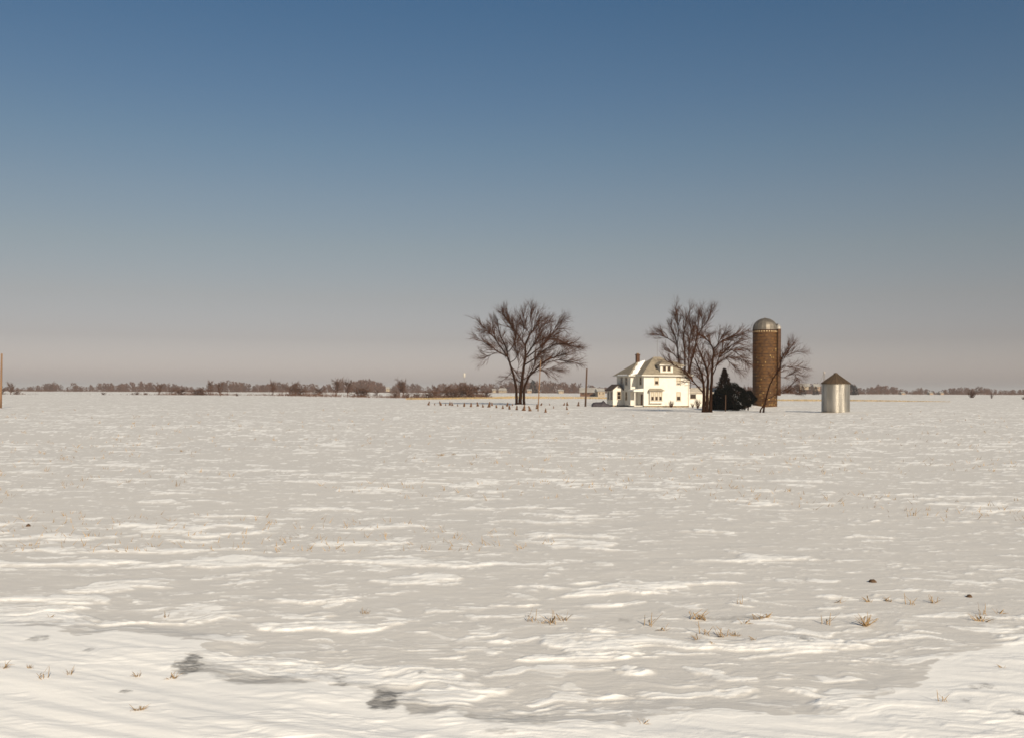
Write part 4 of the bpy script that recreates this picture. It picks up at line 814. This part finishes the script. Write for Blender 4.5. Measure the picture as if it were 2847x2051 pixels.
# grain elevator leg behind the bin
gx = X_at(2286, 1045); el_ = empty('elevator_leg', (gx, 1045, 0)); tag(el_, 'thin grain elevator tower with a slanting spout left of the bin roof', 'elevator')
M_gal2 = mat('far_galvanised', (0.30, 0.27, 0.25), 0.6, 0.3, 0.2)
hE = Z_at(2286, 1036, 1045)
t_ = MB()
for ax_, ay_ in ((-.6, -.6), (.6, -.6), (.6, .6), (-.6, .6)): t_.tube([(ax_ + 2.0, ay_, -0.5), (ax_ * .7 + 2.0, ay_ * .7, hE)], 0.16, 4)
for i in range(8): z = hE * (i + .5) / 8; t_.tube([(1.4, -.6, z), (2.6, -.6, z + hE / 8)], 0.09, 4)
t_.build('tower', M_gal2, el_); MB().box(1.2, 3.0, -.9, .9, hE - 1.0, hE + 1.2).build('head', M_gal2, el_)
MB().tube([(1.6, 0, hE - 0.8), (-2.6, 0, hE * 0.55), (-2.8, 0, hE * 0.45)], 0.22, 6).build('spout', M_gal2, el_)
# far water tower above the hedgerow
wd = 2300.0; wx_ = X_at(1291, wd); zt0, zt1 = Z_at(1291, 1048, wd), Z_at(1291, 1036.5, wd)
wt = empty('water_tower', (wx_, wd, 0)); tag(wt, 'tiny pale water tower tank above the far hedgerow left of the wide bare tree', 'water tower')
rT = 2.4; MB().lathe([(0.8, zt0 - 1.4), (rT, zt0), (rT, zt1 - 1.0), (rT * .6, zt1 - .2), (0.05, zt1)], 20).build('tank', mat('pale_tank', (0.50, 0.46, 0.39), 0.5, vary=0.1), wt, True)
tk = MB().tube([(0, 0, -1), (0, 0, zt0 - 1.2)], 0.35, 8)
tk.build('riser', M_gal2, wt)
for a_ in (0.4, 2.0, 3.5, 5.1): MB().tube([(rT * 1.25 * math.cos(a_), rT * 1.25 * math.sin(a_), -1), (rT * .95 * math.cos(a_), rT * .95 * math.sin(a_), zt0 + .3)], 0.10, 5).build('leg', M_gal2, wt)
# a few far conifers
def conifer_mesh(seed):
    rg = np.random.default_rng(seed)
    def fn(rg):
        t = rg.random() ** 1.4; a = rg.uniform(0, 2 * math.pi); r_ = 0.24 * (1 - t) ** 0.9 * math.sqrt(rg.random()) + 0.01
        return np.array([r_ * math.cos(a), r_ * math.sin(a), 0.05 + 0.93 * t]), np.array([math.cos(a), math.sin(a), 0.2])
    return needle_mass(rg, 420, fn, 0.09)
cm = fast_mesh('tmp', *conifer_mesh(3), M_ever); cme = cm.data; bpy.data.objects.remove(cm)
for px, h, lab in ((1482, 38, 'far pointed conifer on the horizon just right of the wide bare tree trunk'), (2232, 26, 'dark far conifer in front of the long snowy-roofed barn'), (2368, 32, 'dark far conifer just right of the grain bin'), (2268, 25, 'dark far conifer just left of the grain bin wall'), (2378, 27, 'second dark far conifer right of the grain bin'), (2220, 22, 'dark far conifer at the left end of the long barn')):
    d = 1000.0 if px > 2000 else 1250.0; o = bpy.data.objects.new('conifer', cme); col.objects.link(o); hm = h * d / F; o.scale = (hm * 1.5, hm * 1.5, hm); o.location = (X_at(px, d), d, -0.3)
    tag(o, lab, 'tree', 'far conifers')
# dark scrub at the right edge
shrub('low_brush', 'low dark brush at the right edge of the far field', 2845, 440, 1.3, 2.2, 77, 50)
shrub('field_shrub', 'dark bare shrub in front of the right end of the far wood', 2702, 560, 5.6, 5.5, 78, 60)
shrub('field_shrub', 'small thin bare shrub right of the darker one in the far right field', 2757, 500, 3.2, 1.6, 79, 22)

# dry grass belt across the far field
def grass_belt(pts, n, hgt, wide, seed):
    rg = np.random.default_rng(seed); P = np.array([gp(*p) for p in pts]); seg = np.linalg.norm(np.diff(P, axis=0), axis=1); cum = np.concatenate([[0], np.cumsum(seg)])
    t = rg.uniform(0, cum[-1], n); x = np.interp(t, cum, P[:, 0]); y = np.interp(t, cum, P[:, 1]) + rg.uniform(-0.5, 1, n) * np.interp(t, cum, wide)
    z = relief(x, y)[0] - 0.05; h = hgt * rg.uniform(0.5, 1.2, n) * np.interp(t, cum, [1] * (len(pts) - 2) + [0.7, 0.3]) ; w = rg.uniform(0.03, 0.09, n)
    ln = rg.normal(0, 0.25, (n, 2)); a_ = rg.uniform(0, math.pi, n)
    c_ = np.stack([x, y, z], 1); sd = np.stack([np.cos(a_), np.sin(a_), 0 * a_], 1) * w[:, None]; tip = c_ + np.stack([ln[:, 0] * h, ln[:, 1] * h, h], 1)
    return np.stack([c_ - sd, c_ + sd, tip], 1).reshape(-1, 3)
V1 = grass_belt([(1130,1110),(1250,1109),(1340,1107.5),(1420,1106.5),(1520,1106.5),(1650,1107),(1800,1109),(2000,1112.5),(2160,1113.5),(2320,1114),(2480,1115),(2640,1116)], 26000, 0.62, [4,6,20,50,60,40,18,12,14,12,8,4], 5)
gb = fast_mesh('dry_grass_belt', V1, np.arange(len(V1)).reshape(-1, 3), M_grass2); tag(gb, 'belt of tan dry grass across the far field behind the house', 'grass', kind='stuff')

# ------------------------------------------------------------------ dead grass, stalks and clods in the near field
def tuft_mesh(seed, n, h, spread, lean):
    rg = np.random.default_rng(seed); e = Branches()
    for _ in range(n):
        a = rg.uniform(0, 2 * math.pi); l_ = rg.uniform(0.1, 1.0) * spread; L = h * rg.uniform(0.4, 1.15)
        q = bend((rg.normal(0, 0.02), rg.normal(0, 0.02), -0.02), (math.cos(a) * l_ + lean, math.sin(a) * l_, 1.0), L, rg, 4, 0.12, -0.25)
        if rg.random() < 0.35: q[3] = q[2] + np.array([rg.normal(0, 0.5), rg.normal(0, 0.3), -0.5]) * L * 0.35
        e.tube(q, np.array([0.004, 0.0035, 0.003, 0.0015]) * rg.uniform(0.6, 1.6), 3)
    o = e.build('tmp', M_grass); me = o.data; bpy.data.objects.remove(o); return me
TU = [tuft_mesh(k, n, h, sp, ln) for k, (n, h, sp, ln) in enumerate([(9, .20, .8, .3), (14, .16, 1.2, .2), (5, .24, .4, -.2), (7, .13, 1.4, .5), (11, .22, .9, -.1), (34, .36, .7, .15)])]
c6 = [(120,162),(165,170),(212,172),(268,158),(640,182),(700,203),(840,160),(872,162),(1030,98),(1050,180),(1110,158),(1150,156),(890,228),(960,235),(1010,232),(850,250),(920,275),(1410,184),(1580,195),(1465,92),(1600,92),(1680,88),(1785,104),(1880,95),(2090,150),(2160,145),(2080,178)]
TUFT = [(1400 + a_ / 1.567, 1620 + b_ / 1.567, 5 if (a_ == 1580) else None) for a_, b_ in c6]
TUFT += [(a_ / 2.387, 1650 + b_ / 2.387, None) for a_, b_ in [(200,515),(25,520),(470,560),(280,595),(930,555),(1130,575),(1160,570),(940,805),(335,132),(1110,128)]]
TUFT += [(1262, 1267, 1), (1228, 1269, 1), (505, 1255, 1), (540, 1258, 3), (495, 1352, 2), (2540, 1430, 2), (2040, 1358, 3), (1012, 1697, 2), (1025, 1697, 0), (1790, 2020, 3), (2100, 1785, 3), (2790, 1870, 3), (2630, 1965, 2)]
TUFT.sort(); band_no = {}
def band_of(row): return 'farthest' if row < 1600 else 'upper' if row < 1690 else 'middle' if row < 1760 else 'lower'
def tuft_label(px, row, i):
    bn = band_of(row); k = band_no.get(bn, 0); band_no[bn] = k + 1
    return f'thin dry grass tuft among the {bn} grass in the near snow, {ORD[k]} from left'
for i, (px, row, kd) in enumerate(TUFT):
    d = depth_of(px, row); x = X_at(px, d); kd = i % 5 if kd is None else kd
    o = bpy.data.objects.new('grass_tuft', TU[kd]); col.objects.link(o); o.location = (x, d, gz(x, d)); o.rotation_euler = (0, 0, i * 2.1)
    s_ = random.Random(i).uniform(0.55, 0.95) * (1.0 if row < 1770 else 0.8) * (1.7 if row < 1600 else 1.0) * (1.3 if px > 1400 else 1.0); o.scale = (s_ * 1.35, s_ * 1.1, s_ * 0.68)
    tag(o, 'large bushy tuft of tan dead grass, the biggest in the near snow' if kd == 5 else
        tuft_label(px, row, i), 'grass tuft', 'dead grass tufts poking through the near snow')
def clod_mesh(seed):
    rg = np.random.default_rng(seed); m = MB().lathe([(0.02, 1.0), (0.55, 0.82), (0.95, 0.35), (1.05, -0.1), (0.9, -0.4)], 9)
    m.v = [(x * (1 + rg.normal(0, .12)), y * (1 + rg.normal(0, .12)), z * (1 + rg.normal(0, .15))) for x, y, z in m.v]
    o = m.build('tmp', mat('frozen_earth', (0.14, 0.085, 0.05), 0.95, vary=0.4, scale=4, bump=0.5), None, True); me = o.data; bpy.data.objects.remove(o); return me
CL = [clod_mesh(k) for k in range(3)]
CLOD = [(2429,1622,.05,'in the right half above the grass row'),(2697,1664,.04,'near the right edge above the grass row'),(80,1453,.05,'lone brown one near the left edge')]
for i, (px, row, s_, lab) in enumerate(CLOD):
    d = depth_of(px, row); x = X_at(px, d); o = bpy.data.objects.new('earth_clod', CL[i % 3]); col.objects.link(o); o.location = (x, d, gz(x, d)); o.scale = (s_ * 1.2, s_, s_ * .9); o.rotation_euler = (0, 0, i)
    tag(o, 'dark frozen earth clod, ' + lab, 'clod', 'earth clods in the snow')
# stubble too small to tell apart
rg = np.random.default_rng(12); n = 2600
y = 1 / rg.uniform(1 / 150, 1 / 18, n); x = y * rg.uniform(-0.6, 0.6, n); keep = noise(x / 14, y / 9, 3) > -0.05; x, y = x[keep], y[keep]
Vs = []
for x_, y_, z_ in zip(x, y, relief(x, y)[0]):
    for _ in range(rg.integers(1, 4)):
        L = rg.uniform(0.03, 0.12) * (1 + y_ / 55); a = rg.uniform(0, math.pi); w_ = 0.004 + 0.0002 * y_; ln = rg.normal(0, .7, 2) * L; sd = np.array([math.cos(a), math.sin(a), 0]) * w_
        c_ = np.array([x_ + rg.normal(0, .05), y_ + rg.normal(0, .05), z_ - 0.01]); Vs += [c_ - sd, c_ + sd, c_ + np.array([ln[0], ln[1], L])]
Vs = np.array(Vs); st = fast_mesh('stubble', Vs, np.arange(len(Vs)).reshape(-1, 3), M_grass); tag(st, 'fine brown stubble specks scattered through the snow field', 'stubble', kind='stuff')

# ------------------------------------------------------------------ winter haze
HAZE = True
if HAZE:
    me = bpy.data.meshes.new('haze'); q = MB().box(-13000, 13000, -80, 9200, -2.6, 40); me.from_pydata(q.v, [], q.f); me.update()
    hz = bpy.data.objects.new('haze', me); col.objects.link(hz); tag(hz, kind='stuff')
    m = bpy.data.materials.new('winter_haze'); m.use_nodes = True; m.node_tree.nodes.clear()
    pv = m.node_tree.nodes.new('ShaderNodeVolumePrincipled'); ou = m.node_tree.nodes.new('ShaderNodeOutputMaterial')
    pv.inputs['Color'].default_value = (0.86, 0.88, 0.92, 1); pv.inputs['Density'].default_value = 0.00013; pv.inputs['Anisotropy'].default_value = 0.0
    m.node_tree.links.new(pv.outputs[0], ou.inputs['Volume']); me.materials.append(m)
